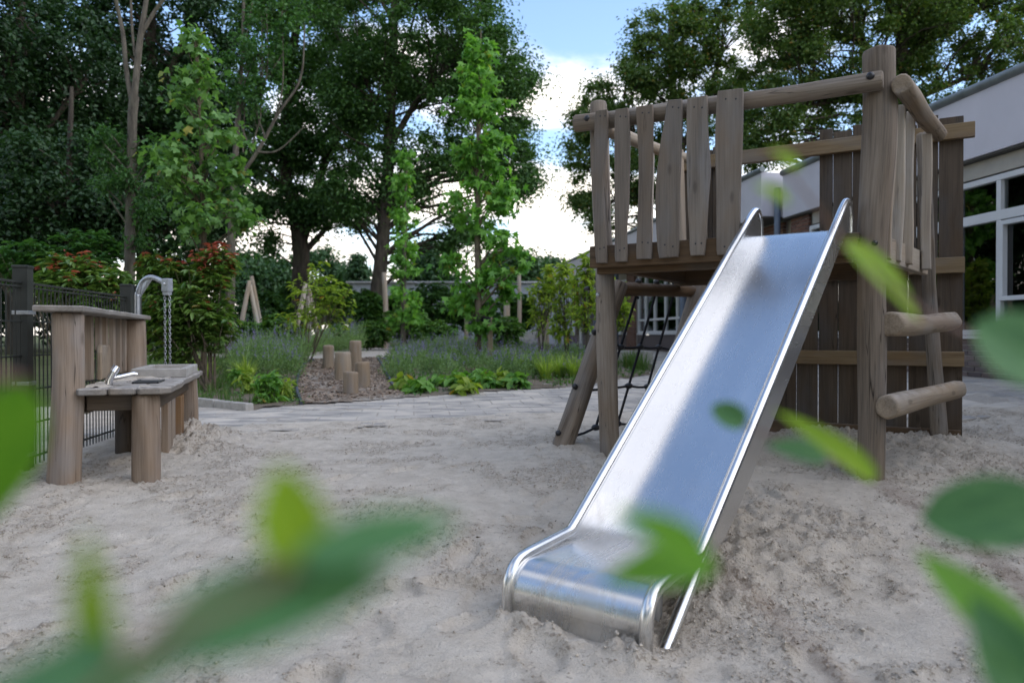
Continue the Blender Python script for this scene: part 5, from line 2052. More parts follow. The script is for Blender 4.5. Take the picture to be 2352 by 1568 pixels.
# poppies and a yellow flower in the bed
for (p, c, lab) in [((1304, 772), L_RED, 'small red poppy flower among the violet catmint'), ((1068, 775), L_LILY, 'small yellow flower beside the left tree stake')]:
    b = ground_at(p[0], p[1] + 48)
    top_ = at(p[0], p[1], b[1])
    t = thing('flower', lab, 'flower', tuple(b))
    obj('stem', tube([b, (b + top_) / 2 + (0.01, 0, 0), top_], 0.004, 5), TWIG, t)
    g = leaves(np.repeat(top_[None], 9, 0), 0.06, OVATE, 0.5)
    obj('petals', (g[0], g[1], None, False), c, t)

# ================================================================== trees
tree('oak_tree', 'tall dark oak with a slim leaning trunk right of centre left', 'tree', 26,
     [[(856, 745, 20), (870, 650, 17), (884, 500, 15), (893, 350, 13), (900, 200, 11), (905, 50, 9), (905, -100, 6)],
      [(893, 340, 8), (960, 230, 6), (1040, 140, 4), (1100, 60, 3)], [(888, 430, 7), (960, 390, 5), (1060, 370, 4), (1150, 340, 3)], [(895, 300, 7), (850, 210, 5), (820, 120, 4)]],
     [(930, 60, 235, 160, 60), (1085, 190, 130, 150, 36), (850, 240, 110, 150, 26), (1000, 390, 160, 90, 24), (1165, 390, 75, 80, 14), (1185, 240, 60, 120, 14), (1035, 530, 50, 50, 7),
      (800, 440, 90, 70, 10), (960, -90, 230, 100, 24)], 100000, 0.135, L_OAK, BARK, 0.4, 1.0, cmul=1.7, twig_r=0.017)
tree('oak_tree', 'dark forked oak standing before the bright sky on the left', 'tree', 29,
     [[(689, 690, 22), (690, 560, 19), (674, 470, 15), (656, 390, 12), (662, 200, 10), (690, 0, 8), (690, -100, 6)],
      [(691, 560, 13), (715, 480, 11), (745, 380, 9), (800, 250, 7), (860, 120, 5)], [(690, 590, 9), (735, 540, 6), (790, 480, 4)], [(660, 380, 7), (610, 300, 5), (580, 220, 3)]],
     [(690, 80, 150, 150, 46), (640, 330, 95, 110, 20), (760, 290, 120, 130, 26), (800, 480, 90, 60, 11), (690, 460, 80, 55, 9), (590, 480, 45, 55, 6), (625, 560, 30, 30, 3)],
     74000, 0.145, L_OAK, BARK, 0.4, 1.0, cmul=1.6, twig_r=0.017)
LW = 'dark trees of the wood on the left'
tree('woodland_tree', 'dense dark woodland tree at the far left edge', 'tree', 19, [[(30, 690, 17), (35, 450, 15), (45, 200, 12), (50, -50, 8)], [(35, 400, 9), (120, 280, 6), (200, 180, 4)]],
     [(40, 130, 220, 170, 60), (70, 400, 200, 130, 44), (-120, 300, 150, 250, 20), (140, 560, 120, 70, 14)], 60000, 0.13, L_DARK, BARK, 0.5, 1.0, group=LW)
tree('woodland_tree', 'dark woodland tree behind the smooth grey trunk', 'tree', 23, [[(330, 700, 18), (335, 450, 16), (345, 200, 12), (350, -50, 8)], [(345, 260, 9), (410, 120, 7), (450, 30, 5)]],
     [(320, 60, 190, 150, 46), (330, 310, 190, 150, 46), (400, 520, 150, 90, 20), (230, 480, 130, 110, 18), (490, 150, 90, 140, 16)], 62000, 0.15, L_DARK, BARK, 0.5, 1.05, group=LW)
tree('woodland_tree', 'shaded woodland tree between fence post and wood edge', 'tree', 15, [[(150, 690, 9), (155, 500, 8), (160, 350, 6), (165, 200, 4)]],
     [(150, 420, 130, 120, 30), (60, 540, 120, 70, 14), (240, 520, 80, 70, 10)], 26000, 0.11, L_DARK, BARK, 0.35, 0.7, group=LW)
# the wood behind, one dark mass
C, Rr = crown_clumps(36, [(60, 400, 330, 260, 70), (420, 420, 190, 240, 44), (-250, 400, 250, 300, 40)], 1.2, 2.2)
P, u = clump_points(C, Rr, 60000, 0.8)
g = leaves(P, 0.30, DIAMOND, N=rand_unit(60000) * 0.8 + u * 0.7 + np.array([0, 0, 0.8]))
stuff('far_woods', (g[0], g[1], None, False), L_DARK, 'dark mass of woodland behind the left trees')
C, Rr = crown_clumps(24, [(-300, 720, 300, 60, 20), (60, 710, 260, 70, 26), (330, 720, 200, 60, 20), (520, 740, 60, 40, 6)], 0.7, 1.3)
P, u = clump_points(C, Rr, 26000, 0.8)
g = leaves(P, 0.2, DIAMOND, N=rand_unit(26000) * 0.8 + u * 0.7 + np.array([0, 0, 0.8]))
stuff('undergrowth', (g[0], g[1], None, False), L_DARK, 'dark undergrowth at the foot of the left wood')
# the trees behind the photographer, mirrored in the slide and the windows
n_ = 240
a = rng.uniform(R(125), R(265), n_)
C = np.column_stack([np.sin(a) * rng.uniform(17, 25, n_), np.cos(a) * rng.uniform(17, 25, n_), rng.uniform(0.5, 13.5, n_) * rng.uniform(0.7, 1, n_)])
Rr = rng.uniform(1.2, 2.2, n_)
P, u = clump_points(C, Rr, 62000, 0.8)
g = leaves(P, 0.36, DIAMOND, N=rand_unit(62000) * 0.8 + u * 0.7 + np.array([0, 0, 0.8]))
stuff('mirrored_woods', (g[0], g[1], None, False), L_OAK, 'belt of trees mirrored in the slide and the school windows')

tree('smooth_bark_tree', 'tree with a bare smooth grey forked trunk behind the fence', 'tree', 11.5,
     [[(296, 700, 13), (298, 600, 11.5), (301, 400, 10.5), (304, 280, 10.5), (309, 222, 10.5)], [(304, 240, 6), (290, 160, 5), (283, 80, 4.5), (266, 0, 4), (255, -80, 3.5)], [(308, 232, 8), (318, 120, 7), (330, 40, 6), (345, -60, 5)],
      [(324, 80, 5), (360, 20, 4), (400, -30, 4)], [(310, 130, 3), (303, 60, 3), (300, -30, 2)]],
     [(270, 330, 45, 60, 9), (325, 430, 50, 80, 13), (262, 400, 45, 60, 8), (305, 530, 40, 40, 4), (350, 330, 30, 40, 4)], 3600, 0.085, L_ASH, BARK_PALE, 0.12, 0.28, SLIM, twig_r=0.006, droop=0.3)
tree('plane_tree', 'young light green plane tree with large lobed leaves', 'tree', 10.5,
     [[(467, 700, 6.5), (465, 480, 5.5), (460, 300, 4.5), (452, 150, 3), (447, 75, 1.2)]],
     [(447, 105, 24, 42, 6), (455, 200, 55, 60, 12), (480, 300, 75, 60, 14), (450, 400, 95, 65, 20), (485, 490, 90, 60, 16), (530, 420, 40, 60, 8), (400, 360, 40, 50, 6), (430, 520, 60, 40, 6), (560, 500, 24, 50, 4)],
     1800, 0.105, L_PLANE, BARK_YOUNG, 0.16, 0.36, MAPLE, twig_r=0.005, droop=0.5, single=280)
tw_l = [[(527, 720, 11), (530, 600, 10), (536, 450, 8), (545, 300, 6), (555, 150, 4), (560, 0, 3)], [(540, 420, 4), (590, 350, 4), (640, 260, 3.2), (690, 180, 2.4), (700, 60, 1.6)],
        [(590, 350, 3), (640, 345, 2.2), (700, 290, 1.4)]]
for q in range(8):
    x0 = rng.uniform(545, 640)
    y0 = 300 - (x0 - 545) * 0.4 + rng.uniform(-60, 60)
    tw_l.append([(x0, y0, 1.9), (x0 + rng.uniform(-25, 35), y0 - 90, 1.5), (x0 + rng.uniform(-30, 70), y0 - rng.uniform(180, 330), 0.9)])
tree('bare_twig_tree', 'slender tree with thin bare twigs in front of the forked oak', 'tree', 15, tw_l, [(600, 130, 70, 130, 22), (560, 220, 40, 90, 10), (640, 40, 60, 70, 10), (530, 600, 12, 40, 2)], 3600, 0.09, L_ASH, BARK_PALE, 0.2, 0.4, twig_r=0.006)
GUMG = 'young sweetgum trees with star shaped leaves'
tree('sweetgum_tree', 'tallest bright green sweetgum tree with stakes and a black tie', 'tree', 14.6,
     [[(1098, 800, 8), (1098, 650, 7.5), (1096, 480, 6.5), (1099, 300, 5), (1102, 150, 3), (1105, 70, 1.2)]],
     [(1108, 110, 34, 38, 8), (1095, 180, 52, 45, 14), (1112, 240, 54, 40, 12), (1090, 255, 40, 38, 7), (1095, 345, 48, 36, 10), (1130, 350, 40, 40, 7), (1060, 360, 22, 30, 3), (1125, 430, 48, 40, 9), (1075, 480, 45, 40, 9),
      (1140, 480, 36, 40, 6), (1110, 545, 34, 30, 5), (1170, 560, 36, 34, 6), (1060, 610, 36, 28, 5), (1150, 620, 44, 38, 8), (1180, 660, 28, 36, 5), (1080, 690, 50, 38, 9), (1110, 750, 30, 24, 3), (1200, 590, 12, 20, 2)],
     3500, 0.155, L_GUM, BARK_YOUNG, 0.15, 0.34, STAR, twig_r=0.006, droop=0.9, up=0.5, single=280)
tree('sweetgum_tree', 'slim bright green sweetgum tree left of the taller one', 'tree', 20,
     [[(926, 800, 7), (927, 700, 5.5), (929, 550, 4.5), (932, 420, 3), (938, 345, 1)]],
     [(938, 370, 18, 28, 6), (932, 430, 26, 36, 9), (930, 490, 34, 40, 10), (928, 555, 36, 40, 10), (918, 620, 40, 40, 10), (935, 690, 42, 40, 10), (930, 740, 36, 26, 5)],
     2000, 0.15, L_GUM, BARK_PALE, 0.15, 0.32, STAR, twig_r=0.006, droop=0.9, up=0.5, single=280)
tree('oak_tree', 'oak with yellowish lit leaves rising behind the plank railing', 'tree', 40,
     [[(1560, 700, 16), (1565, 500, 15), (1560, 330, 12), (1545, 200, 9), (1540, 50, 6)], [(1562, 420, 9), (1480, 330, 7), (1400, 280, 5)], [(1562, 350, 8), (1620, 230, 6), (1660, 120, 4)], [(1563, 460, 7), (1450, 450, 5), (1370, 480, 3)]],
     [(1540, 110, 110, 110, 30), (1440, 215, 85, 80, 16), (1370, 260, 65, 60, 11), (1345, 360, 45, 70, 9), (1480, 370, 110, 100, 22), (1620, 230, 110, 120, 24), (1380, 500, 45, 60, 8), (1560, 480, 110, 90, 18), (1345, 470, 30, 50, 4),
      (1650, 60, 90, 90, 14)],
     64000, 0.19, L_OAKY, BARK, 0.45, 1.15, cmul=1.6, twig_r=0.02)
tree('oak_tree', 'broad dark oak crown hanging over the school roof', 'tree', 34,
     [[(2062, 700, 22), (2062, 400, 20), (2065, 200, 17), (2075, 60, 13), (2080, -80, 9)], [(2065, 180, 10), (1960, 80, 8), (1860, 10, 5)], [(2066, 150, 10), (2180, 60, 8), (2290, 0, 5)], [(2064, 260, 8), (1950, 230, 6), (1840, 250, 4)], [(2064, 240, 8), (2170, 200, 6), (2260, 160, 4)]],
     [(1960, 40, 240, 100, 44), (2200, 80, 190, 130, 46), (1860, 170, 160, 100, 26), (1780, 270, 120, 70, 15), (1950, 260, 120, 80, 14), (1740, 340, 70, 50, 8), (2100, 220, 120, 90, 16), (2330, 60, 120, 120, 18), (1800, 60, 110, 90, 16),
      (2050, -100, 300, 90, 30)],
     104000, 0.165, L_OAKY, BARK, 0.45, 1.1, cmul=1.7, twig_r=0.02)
# the distant tree line
FT = 'distant trees beyond the grey shed'
for k, (px, d, el, n, lab) in enumerate([(600, 60, [(600, 640, 70, 60, 26)], 9000, 'distant dark tree right of the red tipped bush'), (735, 75, [(735, 625, 50, 50, 18), (690, 660, 60, 30, 10)], 8000, 'distant round tree right of the forked oak trunk'),
                                         (975, 60, [(975, 620, 40, 50, 14), (1010, 660, 40, 30, 8)], 7000, 'distant tree between the two sweetgum trees'),
                                         (1175, 55, [(1175, 635, 52, 65, 22), (1150, 690, 60, 40, 10)], 10000, 'distant rounded tree right of the tall sweetgum'), (1278, 62, [(1278, 640, 36, 48, 14)], 6000, 'distant tree behind the drooping shrubs'),
                                         (560, 70, [(560, 640, 30, 50, 10)], 4000, 'distant tree beside the slender twig trunk'), (1050, 70, [(1060, 690, 60, 30, 12)], 5000, 'distant low tree behind the sail')]):
    tree('distant_tree', lab, 'tree', d, [[(px, 765, 5), (px, 650, 3)]], el, n, 0.42, L_FAR, BARK, 0.8, 1.7, group=FT, twigs=False)
# a conifer
cx_, d = 822, 58
el = [(cx_, 595 + i * 18, 6 + i * 9, 9, 7 + i * 2) for i in range(8)]
tree('conifer', 'dark conifer with drooping tiers left of the leaning oak trunk', 'tree', d, [[(cx_, 765, 4), (cx_, 580, 1)]], el, 8000, 0.4, L_FAR, BARK, 0.5, 0.9, SLIM, twigs=False, flat=0.45)

# ================================================================== things beyond the beds
def log_between(name, pa, da, pb, db, r, mat, parent, seed):
    a, b_ = at(*pa, da), at(*pb, db)
    return obj(name, tube([a, (a + b_) / 2, b_], [r * 1.05, r, r * 0.92], 14, 0.1, 0.01, seed=seed, n=8), mat, parent)


for k, (d, legs, lab) in enumerate([(19, [((550, 768), (573, 645)), ((596, 765), (573, 652)), ((604, 775), (577, 634))], 'tripod of pale logs left of the yellow green shrub'),
                                    (17.5, [((676, 775), (703, 650)), ((711, 785), (706, 680)), ((731, 780), (708, 660))], 'tripod of pale logs half hidden by the yellow green shrub')]):
    b = at(legs[0][0][0], 790, d)
    t = thing('log_tripod', lab, 'log tripod', (b[0], b[1], float(G(b[0], b[1]))), 'log tripods behind the catmint')
    for q, (p, s_) in enumerate(legs):
        log_between('leg', p, d + (-0.3, 0.1, 0.4)[q], s_, d + 0.1 * q, 0.058, W_PALE, t, 300 + k * 5 + q)

# tree stakes with black tie, watering bag
gs_ = [ground_at(1125, 836), ground_at(1071, 806)]
for k, (g_, h_, lab) in enumerate([(gs_[0], 0.92, 'front wooden tree stake right of the tall sweetgum trunk'), (gs_[1], 0.95, 'back wooden tree stake left of the tall sweetgum trunk')]):
    t = obj('tree_stake', tube([g_ - EZ * 0.2, g_ + EZ * h_ * 0.5, g_ + EZ * h_], [0.06, 0.058, 0.055], 14, 0.08, 0.01, seed=310 + k, n=8), W_STUMP)
    tag(t, lab, 'tree stake', 'stakes of the tall sweetgum')
s0, s1 = gs_[0] + EZ * 0.87, gs_[1] + EZ * 0.88
tr_ = at(1098, 733, 14.6)
V, F = [], []
path_ = smooth_path(np.array([s1 + (-0.07, 0.0, 0), s1 + (0.02, -0.065, 0), tr_ + (-0.05, -0.075, 0), tr_ + (0.06, -0.07, 0.0), s0 + (-0.02, -0.065, 0), s0 + (0.07, 0.0, 0)]), 24)
for p in path_:
    V += [p - EZ * 0.05, p + EZ * 0.05, p + EZ * 0.05 + np.array([0, 0.008, 0]), p - EZ * 0.05 + np.array([0, 0.008, 0])]
for i in range(len(path_) - 1):
    for j in range(4):
        F.append((i * 4 + j, i * 4 + (j + 1) % 4, i * 4 + 4 + (j + 1) % 4, i * 4 + 4 + j))
o = obj('tree_tie', (np.array(V), F, None, False), RUBBER)
tag(o, 'black rubber tie strapped between the two tree stakes', 'tree tie')
wb = ground_at(1078, 822)
o = obj('watering_bag', tube([wb - EZ * 0.02, wb + EZ * 0.06, wb + EZ * 0.14, wb + EZ * 0.16], [0.36, 0.37, 0.33, 0.25], 26, 0.1), RUBBER)
tag(o, 'black watering ring lying round the foot of the tall sweetgum', 'watering ring')

# sand yard behind: edging logs and a sand heap
for k, (pa, pb, lab) in enumerate([((836, 799), (960, 796), 'left pale edging log of the back sand yard'), ((968, 796), (1090, 795), 'right pale edging log of the back sand yard')]):
    a, b_ = ground_at(*pa), ground_at(*pb)
    db = (a[1] + b_[1]) / 2
    a, b_ = at(pa[0], pa[1] - 3, db), at(pb[0], pb[1] - 3, db)
    zz_ = float(G(a[0], db))
    a[2] = b_[2] = zz_ + 0.09
    o = obj('edging_log', tube([a, (a + b_) / 2, b_], 0.11, 14, 0.1, 0.015, seed=320 + k, n=10), W_PALE)
    tag(o, lab, 'log', 'edging logs of the back sand yard')
yc = ground_at(985, 795)
hx = np.linspace(-3.6, 3.4, 60)
hy = np.linspace(-0.3, 4.0, 24)
hg = gridmesh(hx + yc[0], hy + yc[1], lambda x, y: G(x, y) + 0.03 + 0.26 * np.exp(-((x - yc[0]) / 1.3) ** 2) * ss(-0.2, 1.0, y - yc[1]) + 0.10 * fbm(x * 1.8, y * 1.8, 3, 3) * ss(-0.2, 0.6, y - yc[1]))
structure('sand_heap', (hg[0], hg[1]), JOINT)

# concrete trough on feet and carved upright plank
tg = ground_at(1205, 806)
t = thing('trough', 'long concrete trough on short feet behind the flower bed', 'trough', tuple(tg))
d = tg[1]
x0, x1 = at(1160, 780, d)[0], at(1258, 780, d)[0]
zt_, zb_ = at(1200, 764, d)[2], at(1200, 790, d)[2]
obj('basin', merge(box((0.5 * (x0 + x1), d, (zt_ + zb_) / 2 - 0.02), EX, EY, EZ, x1 - x0, 0.5, zt_ - zb_ - 0.04, 0.01),
                   *[box(c_, EX, EY, EZ, sx_, sy_, 0.06, 0.008) for c_, sx_, sy_ in [((0.5 * (x0 + x1), d - 0.23, zt_), x1 - x0, 0.05), ((0.5 * (x0 + x1), d + 0.23, zt_), x1 - x0, 0.05), ((x0 + 0.025, d, zt_), 0.05, 0.41), ((x1 - 0.025, d, zt_), 0.05, 0.41)]]), CONC, t)
for x in (x0 + 0.12, x1 - 0.12):
    zg = float(G(x, d))
    obj('foot', box((x, d, (zg + zb_) / 2 - 0.03), EX, EY, EZ, 0.14, 0.4, zb_ - zg + 0.06, 0.01), CONC, t)
ug = at(1247, 800, 15.5)
zg = float(G(ug[0], ug[1]))
o = obj('upright_plank', slab([(-0.13, 0), (0.13, 0), (0.125, 0.6), (0.135, 1.0), (0.02, 1.03), (-0.11, 0.98), (-0.12, 0.5)], np.array([ug[0], ug[1], zg - 0.02]), EX, EZ, -EY, 0.09, 0.012, 330), W_PALE)
tag(o, 'broad upright carved wooden plank behind the trough', 'plank')
# planter bench near the building
pg = ground_at(1462, 834)
d = pg[1]
t = thing('planter_bench', 'low pale concrete planter near the school wall seen through the net', 'planter', tuple(pg))
x0, x1 = at(1400, 830, d)[0], at(1500, 830, d)[0]
obj('block', box(((x0 + x1) / 2 - 0.12, d + 0.2, pg[2] + 0.115), EX, EY, EZ, x1 - x0 - 0.26, 0.4, 0.23, 0.01), CONC, t)
obj('end_block', box((x1 - 0.11, d + 0.19, pg[2] + 0.12), EX, EY, EZ, 0.22, 0.44, 0.24, 0.01), CONC, t)

# shade sail and its poles
sl_t = thing('shade_sail', 'pale grey shade sail stretched beyond the slim sweetgum', 'shade sail', tuple(at(1030, 770, 28) * (1, 1, 0) + (0, 0, 0.36)))
q0, q1, q2, q3 = at(936, 641, 28), at(1135, 657, 27), at(1120, 668, 33), at(960, 650, 35)
n_ = 14
V, F = [], []
for i in range(n_ + 1):
    for j in range(n_ + 1):
        s_, t_ = i / n_, j / n_
        p = (q0 * (1 - s_) + q1 * s_) * (1 - t_) + (q3 * (1 - s_) + q2 * s_) * t_
        V.append(p - EZ * (0.32 * math.sin(math.pi * s_) ** 1 * (1 - 0.4 * t_)) + np.array([0, 1.0 * math.sin(math.pi * s_) * (1 - t_), 0]))
for i in range(n_):
    for j in range(n_):
        a = i * (n_ + 1) + j
        F.append((a, a + 1, a + n_ + 2, a + n_ + 1))
V = np.array(V)
N0 = len(V)
V = np.vstack([V, V - EZ * 0.012])
F += [tuple(reversed([i + N0 for i in f])) for f in F]
obj('sail', (V, F, None, True), SAIL, sl_t)
for k, (pa, pb, d, r, lab) in enumerate([((886, 790), (882, 626), 24, 0.09, 'pale wooden pole right of the leaning oak trunk'), ((1190, 790), (1192, 628), 23, 0.07, 'thin pale pole right of the tall sweetgum'),
                                         ((1160, 790), (1163, 672), 24, 0.11, 'thicker grey wooden pole beside the thin pole'), ((1334, 790), (1332, 622), 20, 0.06, 'grey steel pole in front of the brown gable')]):
    a, b_ = at(*pa, d), at(*pb, d)
    a[2] = float(G(a[0], a[1])) - 0.1
    o = obj('pole', tube([a, (a + b_) / 2 + (0.03, 0, 0), b_], [r, r * 0.95, r * 0.85], 12, 0.1, 0.01, seed=340 + k, n=8), GALV if k == 3 else W_PALE)
    tag(o, lab, 'pole', 'poles beyond the flower beds')

# grey shed and brown brick house
gd = 40
a, b_ = at(800, 770, gd), at(1345, 770, gd)
zt1, zt2 = at(900, 651, gd)[2], at(1250, 652, gd)[2]
t = thing('grey_shed', 'long grey panelled shed with a white roof edge behind the bushes', 'building', ((a[0] + b_[0]) / 2, gd, 0.36))
n_ = 9
for k in range(n_):
    xa, xb = a[0] + (b_[0] - a[0]) * k / n_, a[0] + (b_[0] - a[0]) * (k + 1) / n_
    obj('wall_panel', box(((xa + xb) / 2, gd + 0.1, (zt1 + 0.3) / 2), EX, EY, EZ, xb - xa - 0.03, 0.2, zt1 - 0.3, 0.01), GREYBLD, t)
obj('wall', box(((a[0] + b_[0]) / 2, gd + 3, (zt1 + 0.3) / 2), EX, EY, EZ, b_[0] - a[0] - 0.1, 5.55, zt1 - 0.32, 0.02), GREYBLD, t)
obj('roof_edge', box(((a[0] + b_[0]) / 2, gd + 2.9, zt1 + 0.06), EX, EY, EZ, b_[0] - a[0] + 0.2, 6.1, 0.10, 0.01), GALV, t)
hd_ = 32
xa, xb = at(1325, 600, hd_)[0], at(1480, 600, hd_)[0]
za, zb, zc = at(1325, 604, hd_)[2], at(1365, 584, hd_)[2], at(1480, 584, hd_)[2]
xm = at(1365, 584, hd_)[0]
t = thing('brick_house', 'brown brick gable wall standing behind the drooping shrubs', 'house', ((xa + xb) / 2, hd_, 0.36))
ol = [(xa, 0.2), (xb, 0.2), (xb, zc), (xm, zb), (xa, za)]
obj('gable_wall', slab([(p[0] - xa, p[1]) for p in ol], np.array([xa, hd_ + 1.0, 0.0]), EX, EZ, -EY, 1.0, 0.01), BRICKF, t)
rest = []
for r_ in range(70):
    z = 0.3 + r_ * 0.075
    x = xa + (0 if r_ % 2 else 0.11)
    while x < xb - 0.22:
        zl = np.interp(x, [xa, xm, xb], [za, zb, zc])
        if z + 0.07 < zl and z > 1.5:
            rest.append((x, z))
        x += 0.225
O8 = np.array([(0, 0, 0), (0.21, 0, 0), (0.21, 0, 0.062), (0, 0, 0.062), (0, 0.02, 0), (0.21, 0.02, 0), (0.21, 0.02, 0.062), (0, 0.02, 0.062)])
FB = np.array([(0, 1, 2, 3), (3, 2, 6, 7), (1, 0, 4, 5), (0, 3, 7, 4), (2, 1, 5, 6)])
rp = np.array([(x, hd_ - 0.012, z) for x, z in rest])
V = (rp[:, None, :] + O8[None]).reshape(-1, 3)
F = ((np.arange(len(rp)) * 8)[:, None, None] + FB[None]).reshape(-1, 4)
obj('far_bricks', (V, [F.astype(np.int32)], None, False), BRICKF, t, kind='stuff')
obj('roof_trim', tube([np.array([xa - 0.1, hd_ - 0.05, za + 0.04]), np.array([xm, hd_ - 0.05, zb + 0.04]), np.array([xb, hd_ - 0.05, zc + 0.04])], 0.05, 8), ZINC, t)

# ================================================================== shrubs right in front of the camera
def fg_mat(name, c1, c2, trans):
    m, nt, out = newmat(name)
    b = NB(nt)
    g = b.attr('grain').outputs['Vector']
    s3 = b.n('ShaderNodeSeparateXYZ')
    b.l(g, s3.inputs[0])
    v = b.math('ADD', b.math('MULTIPLY', s3.outputs[1], 13.0), b.math('MULTIPLY', b.math('ABSOLUTE', s3.outputs[0]), -6.0))
    tri = b.math('ABSOLUTE', b.math('SUBTRACT', b.math('FRACT', v), 0.5))
    vein = b.mapr(tri, 0.0, 0.12, 1, 0)
    midr = b.mapr(b.math('ABSOLUTE', s3.outputs[0]), 0.0, 0.05, 1, 0)
    vv = b.math('MAXIMUM', b.math('MULTIPLY', vein, 0.5), midr)
    n = b.noise(g, 3.0, 3)
    col = b.mix(b.mapr(n, 0.35, 0.65), c1, c2)
    col = b.mix(b.math('MULTIPLY', vv, 0.5), col, tuple(min(1, c * 1.7) for c in c2))
    p = b.principled(None, col, 0.5, 0, 0.2, b.bump(vv, 0.3, 0.002))
    t = b.n('ShaderNodeBsdfTranslucent')
    b.l(b.mix(1.0, col, (1.7, 1.6, 0.5), 'MULTIPLY'), t.inputs['Color'])
    ms = b.n('ShaderNodeMixShader')
    ms.inputs[0].default_value = trans
    b.l(p.outputs[0], ms.inputs[1]); b.l(t.outputs[0], ms.inputs[2])
    b.l(ms.outputs[0], out.inputs['Surface'])
    return m


FG_MID = fg_mat('fresh_leaf_blade', (0.06, 0.18, 0.012), (0.11, 0.25, 0.02), 0.35)
FG_LIME = fg_mat('lime_leaf_blade', (0.13, 0.25, 0.008), (0.21, 0.32, 0.014), 0.45)
FG_GREEN = fg_mat('green_leaf_blade', (0.042, 0.125, 0.045), (0.085, 0.20, 0.072), 0.22)
FG_TWIG = flat_mat('reddish_twig', (0.16, 0.09, 0.06), 0.6, 0, 0.4, 0.2, 40)


def near(p):
    """the twigs hang closer to the lens"""
    return (p[0], p[1], p[2] * (0.68 if p[0] < 1200 else 0.72))


def fgleaf(parent, base, tip, wpx, mat, face=(0, -0.6, 0.8), cup=0.25, wide=0.45, curl=0.1, pw=0.8):
    base, tip = near(base), near(tip)
    A, B = at(*base), at(*tip)
    L = np.linalg.norm(B - A)
    D = (B - A) / L
    N = nrm(np.asarray(face) - D * np.dot(face, D))
    X = np.cross(D, N)
    w = wpx * (base[2] + tip[2]) / 2 / FPX / 2
    nl, nw = 26, 9
    V, Gn, F = [], [], []
    for i in range(nl + 1):
        t = i / nl
        prof_ = (math.sin(math.pi * t ** wide) ** pw) if 0 < t < 1 else 0.02
        if t > 0.8:
            prof_ *= 1 - 0.35 * ((t - 0.8) / 0.2) ** 2
        ser = 1 + 0.05 * (1 if i % 2 else -1)
        for j in range(nw):
            q = (j / (nw - 1)) * 2 - 1
            e = w * prof_ * (ser if abs(q) == 1 else 1)
            cor = 0.03 * w * math.cos((t * 13 - abs(q) * 2.6) * 2 * math.pi) * (1 - abs(q) * 0.3)
            p = A + D * (t * L) + X * (q * e) + N * (cup * abs(q) * w * prof_ + cor - curl * L * t * t)
            V.append(p); Gn.append((q * prof_, t, 0))
    for i in range(nl):
        for j in range(nw - 1):
            a = i * nw + j
            F.append((a, a + 1, a + nw + 1, a + nw))
    return obj('leaf', (np.array(V), F, np.array(Gn), True), mat, parent)


def fgtwig(parent, pts, r0, r1):
    P = np.array([at(*near(p)) for p in pts])
    return obj('twig', tube(P, np.linspace(r0, r1, len(P)), 8, n=30), FG_TWIG, parent)


gz = float(G(-0.17, 0.14))
ls = thing('leafy_shrub', 'blurred green leafy twig close to the lens at lower left', 'shrub', (-0.17, 0.14, gz))
fgtwig(ls, [(160, 1900, 0.18), (180, 1640, 0.185), (330, 1490, 0.20), (560, 1380, 0.21), (700, 1290, 0.215)], 0.0026, 0.0012)
obj('stem', tube([np.array([-0.17, 0.14, gz - 0.03]), np.array([-0.16, 0.15, 0.3]), at(*near((160, 1900, 0.18)))], [0.005, 0.004, 0.0022], 8, n=14), FG_TWIG, ls)
fgleaf(ls, (340, 1480, 0.20), (900, 1285, 0.215), 270, FG_GREEN, (0.1, -0.45, 0.9), 0.15, 0.75)
fgleaf(ls, (170, 1640, 0.185), (520, 1400, 0.205), 130, FG_GREEN, (0.1, -0.4, 0.9), 0.15, 0.6)
fgleaf(ls, (680, 1300, 0.21), (1060, 1160, 0.235), 165, FG_GREEN, (0.1, -0.5, 0.9), 0.15, 0.8)
fgleaf(ls, (690, 1300, 0.215), (640, 1045, 0.24), 160, FG_LIME, (0.3, -0.9, 0.2), 0.2, 0.6)
fgleaf(ls, (245, 1520, 0.195), (165, 1205, 0.22), 140, FG_LIME, (-0.3, -0.9, 0.2), 0.2, 0.5)
fgleaf(ls, (270, 1530, 0.19), (-120, 1590, 0.19), 230, FG_GREEN, (0, -0.4, 0.9), 0.15, 0.5)
fgleaf(ls, (60, 880, 0.33), (-70, 1230, 0.33), 170, FG_MID, (0.3, -0.9, 0.3), 0.2, 0.7)
fgtwig(ls, [(-300, 1500, 0.30), (-200, 1150, 0.32), (-60, 880, 0.33), (60, 872, 0.33)], 0.003, 0.001)
obj('stem', tube([np.array([-0.17, 0.14, gz - 0.03]), np.array([-0.24, 0.2, 0.3]), at(*near((-300, 1500, 0.30)))], [0.005, 0.004, 0.003], 8, n=14), FG_TWIG, ls)

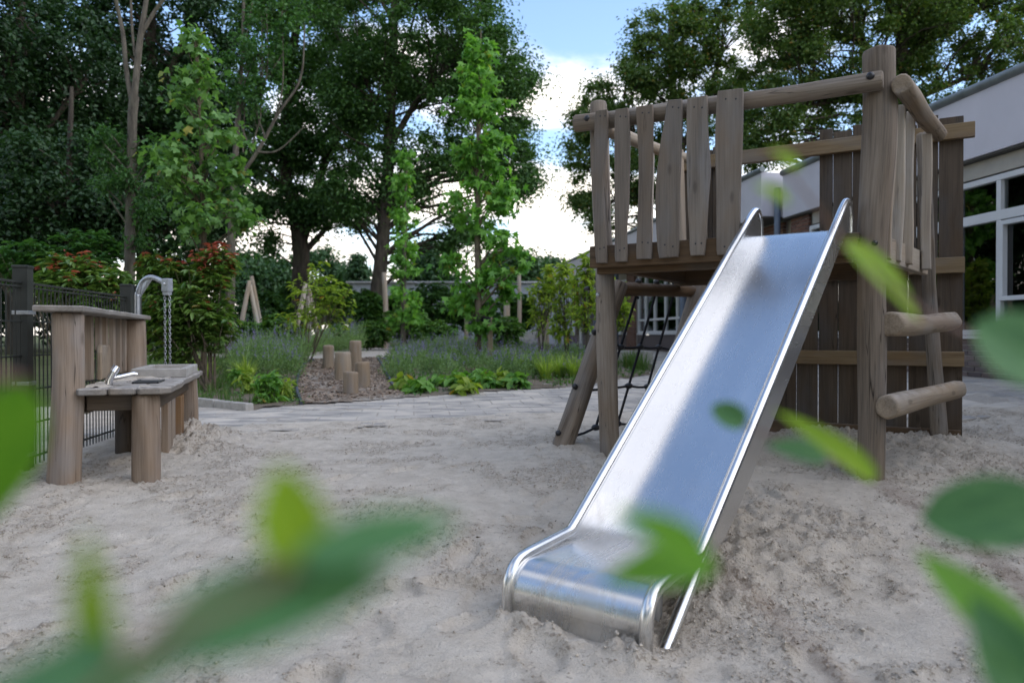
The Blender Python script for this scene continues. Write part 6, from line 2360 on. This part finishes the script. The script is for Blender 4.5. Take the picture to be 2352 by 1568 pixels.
gz = float(G(0.45, 0.3))
rs = thing('leafy_shrub', 'blurred green leafy twigs close to the lens at the right', 'shrub', (0.45, 0.3, gz))
fgtwig(rs, [(2480, 1500, 0.40), (2330, 1330, 0.42), (2140, 1190, 0.46), (2010, 1105, 0.53), (1900, 1050, 0.57), (1705, 975, 0.61)], 0.0014, 0.0007)
fgtwig(rs, [(2520, 1050, 0.40), (2400, 860, 0.42), (2240, 775, 0.46), (2090, 690, 0.52), (1940, 555, 0.55), (1880, 480, 0.53), (1815, 400, 0.50), (1782, 350, 0.5)], 0.0014, 0.0006)
fgtwig(rs, [(2300, 1900, 0.33), (2100, 1720, 0.335), (1850, 1480, 0.34), (1690, 1330, 0.35), (1625, 1285, 0.35)], 0.0009, 0.0005)
for p in ((2480, 1500, 0.40), (2520, 1050, 0.40), (2300, 1900, 0.33)):
    e = at(*near(p))
    obj('stem', tube([np.array([0.45, 0.3, gz - 0.03]), np.array([0.45, 0.31, gz * 0.5 + e[2] * 0.5 - 0.1]), e], [0.006, 0.004, 0.0022], 8, n=14), FG_TWIG, rs)
fgleaf(rs, (1938, 552, 0.55), (2130, 722, 0.52), 110, FG_LIME, (0.2, -0.6, 0.7), 0.2, 0.7)
fgleaf(rs, (1712, 975, 0.61), (1636, 930, 0.62), 64, FG_GREEN, (-0.2, -0.8, 0.5), 0.25, 0.8, pw=0.5)
fgleaf(rs, (2012, 1106, 0.53), (1790, 925, 0.56), 84, FG_LIME, (0.4, -0.7, 0.5), 0.3, 0.6)
fgleaf(rs, (1900, 1056, 0.56), (1762, 1012, 0.57), 84, FG_GREEN, (0, -0.5, 0.8), 0.2, 0.7)
fgleaf(rs, (1835, 388, 0.50), (1770, 335, 0.5), 48, FG_LIME, (0.2, -0.8, 0.5), 0.2, 0.6)
fgleaf(rs, (1812, 462, 0.46), (1738, 418, 0.45), 46, FG_LIME, (0.2, -0.8, 0.5), 0.2, 0.6)
fgleaf(rs, (2410, 860, 0.42), (2250, 735, 0.43), 210, FG_GREEN, (-0.1, -0.8, 0.6), 0.2, 0.85, pw=0.5)
fgleaf(rs, (2420, 1170, 0.42), (2125, 1185, 0.43), 180, FG_GREEN, (-0.1, -0.8, 0.6), 0.15, 0.85, pw=0.45)
fgleaf(rs, (2430, 1590, 0.36), (2125, 1245, 0.40), 190, FG_MID, (0.3, -0.7, 0.6), 0.2, 0.8)
fgleaf(rs, (2400, 1640, 0.35), (2240, 1370, 0.37), 180, FG_GREEN, (-0.2, -0.8, 0.5), 0.2, 0.6)
fgleaf(rs, (1640, 1280, 0.33), (1385, 1320, 0.32), 125, FG_MID, (0, -0.6, 0.8), 0.15, 0.6)
fgleaf(rs, (1620, 1275, 0.30), (1430, 1165, 0.27), 100, FG_MID, (0.1, -0.8, 0.5), 0.15, 0.6)
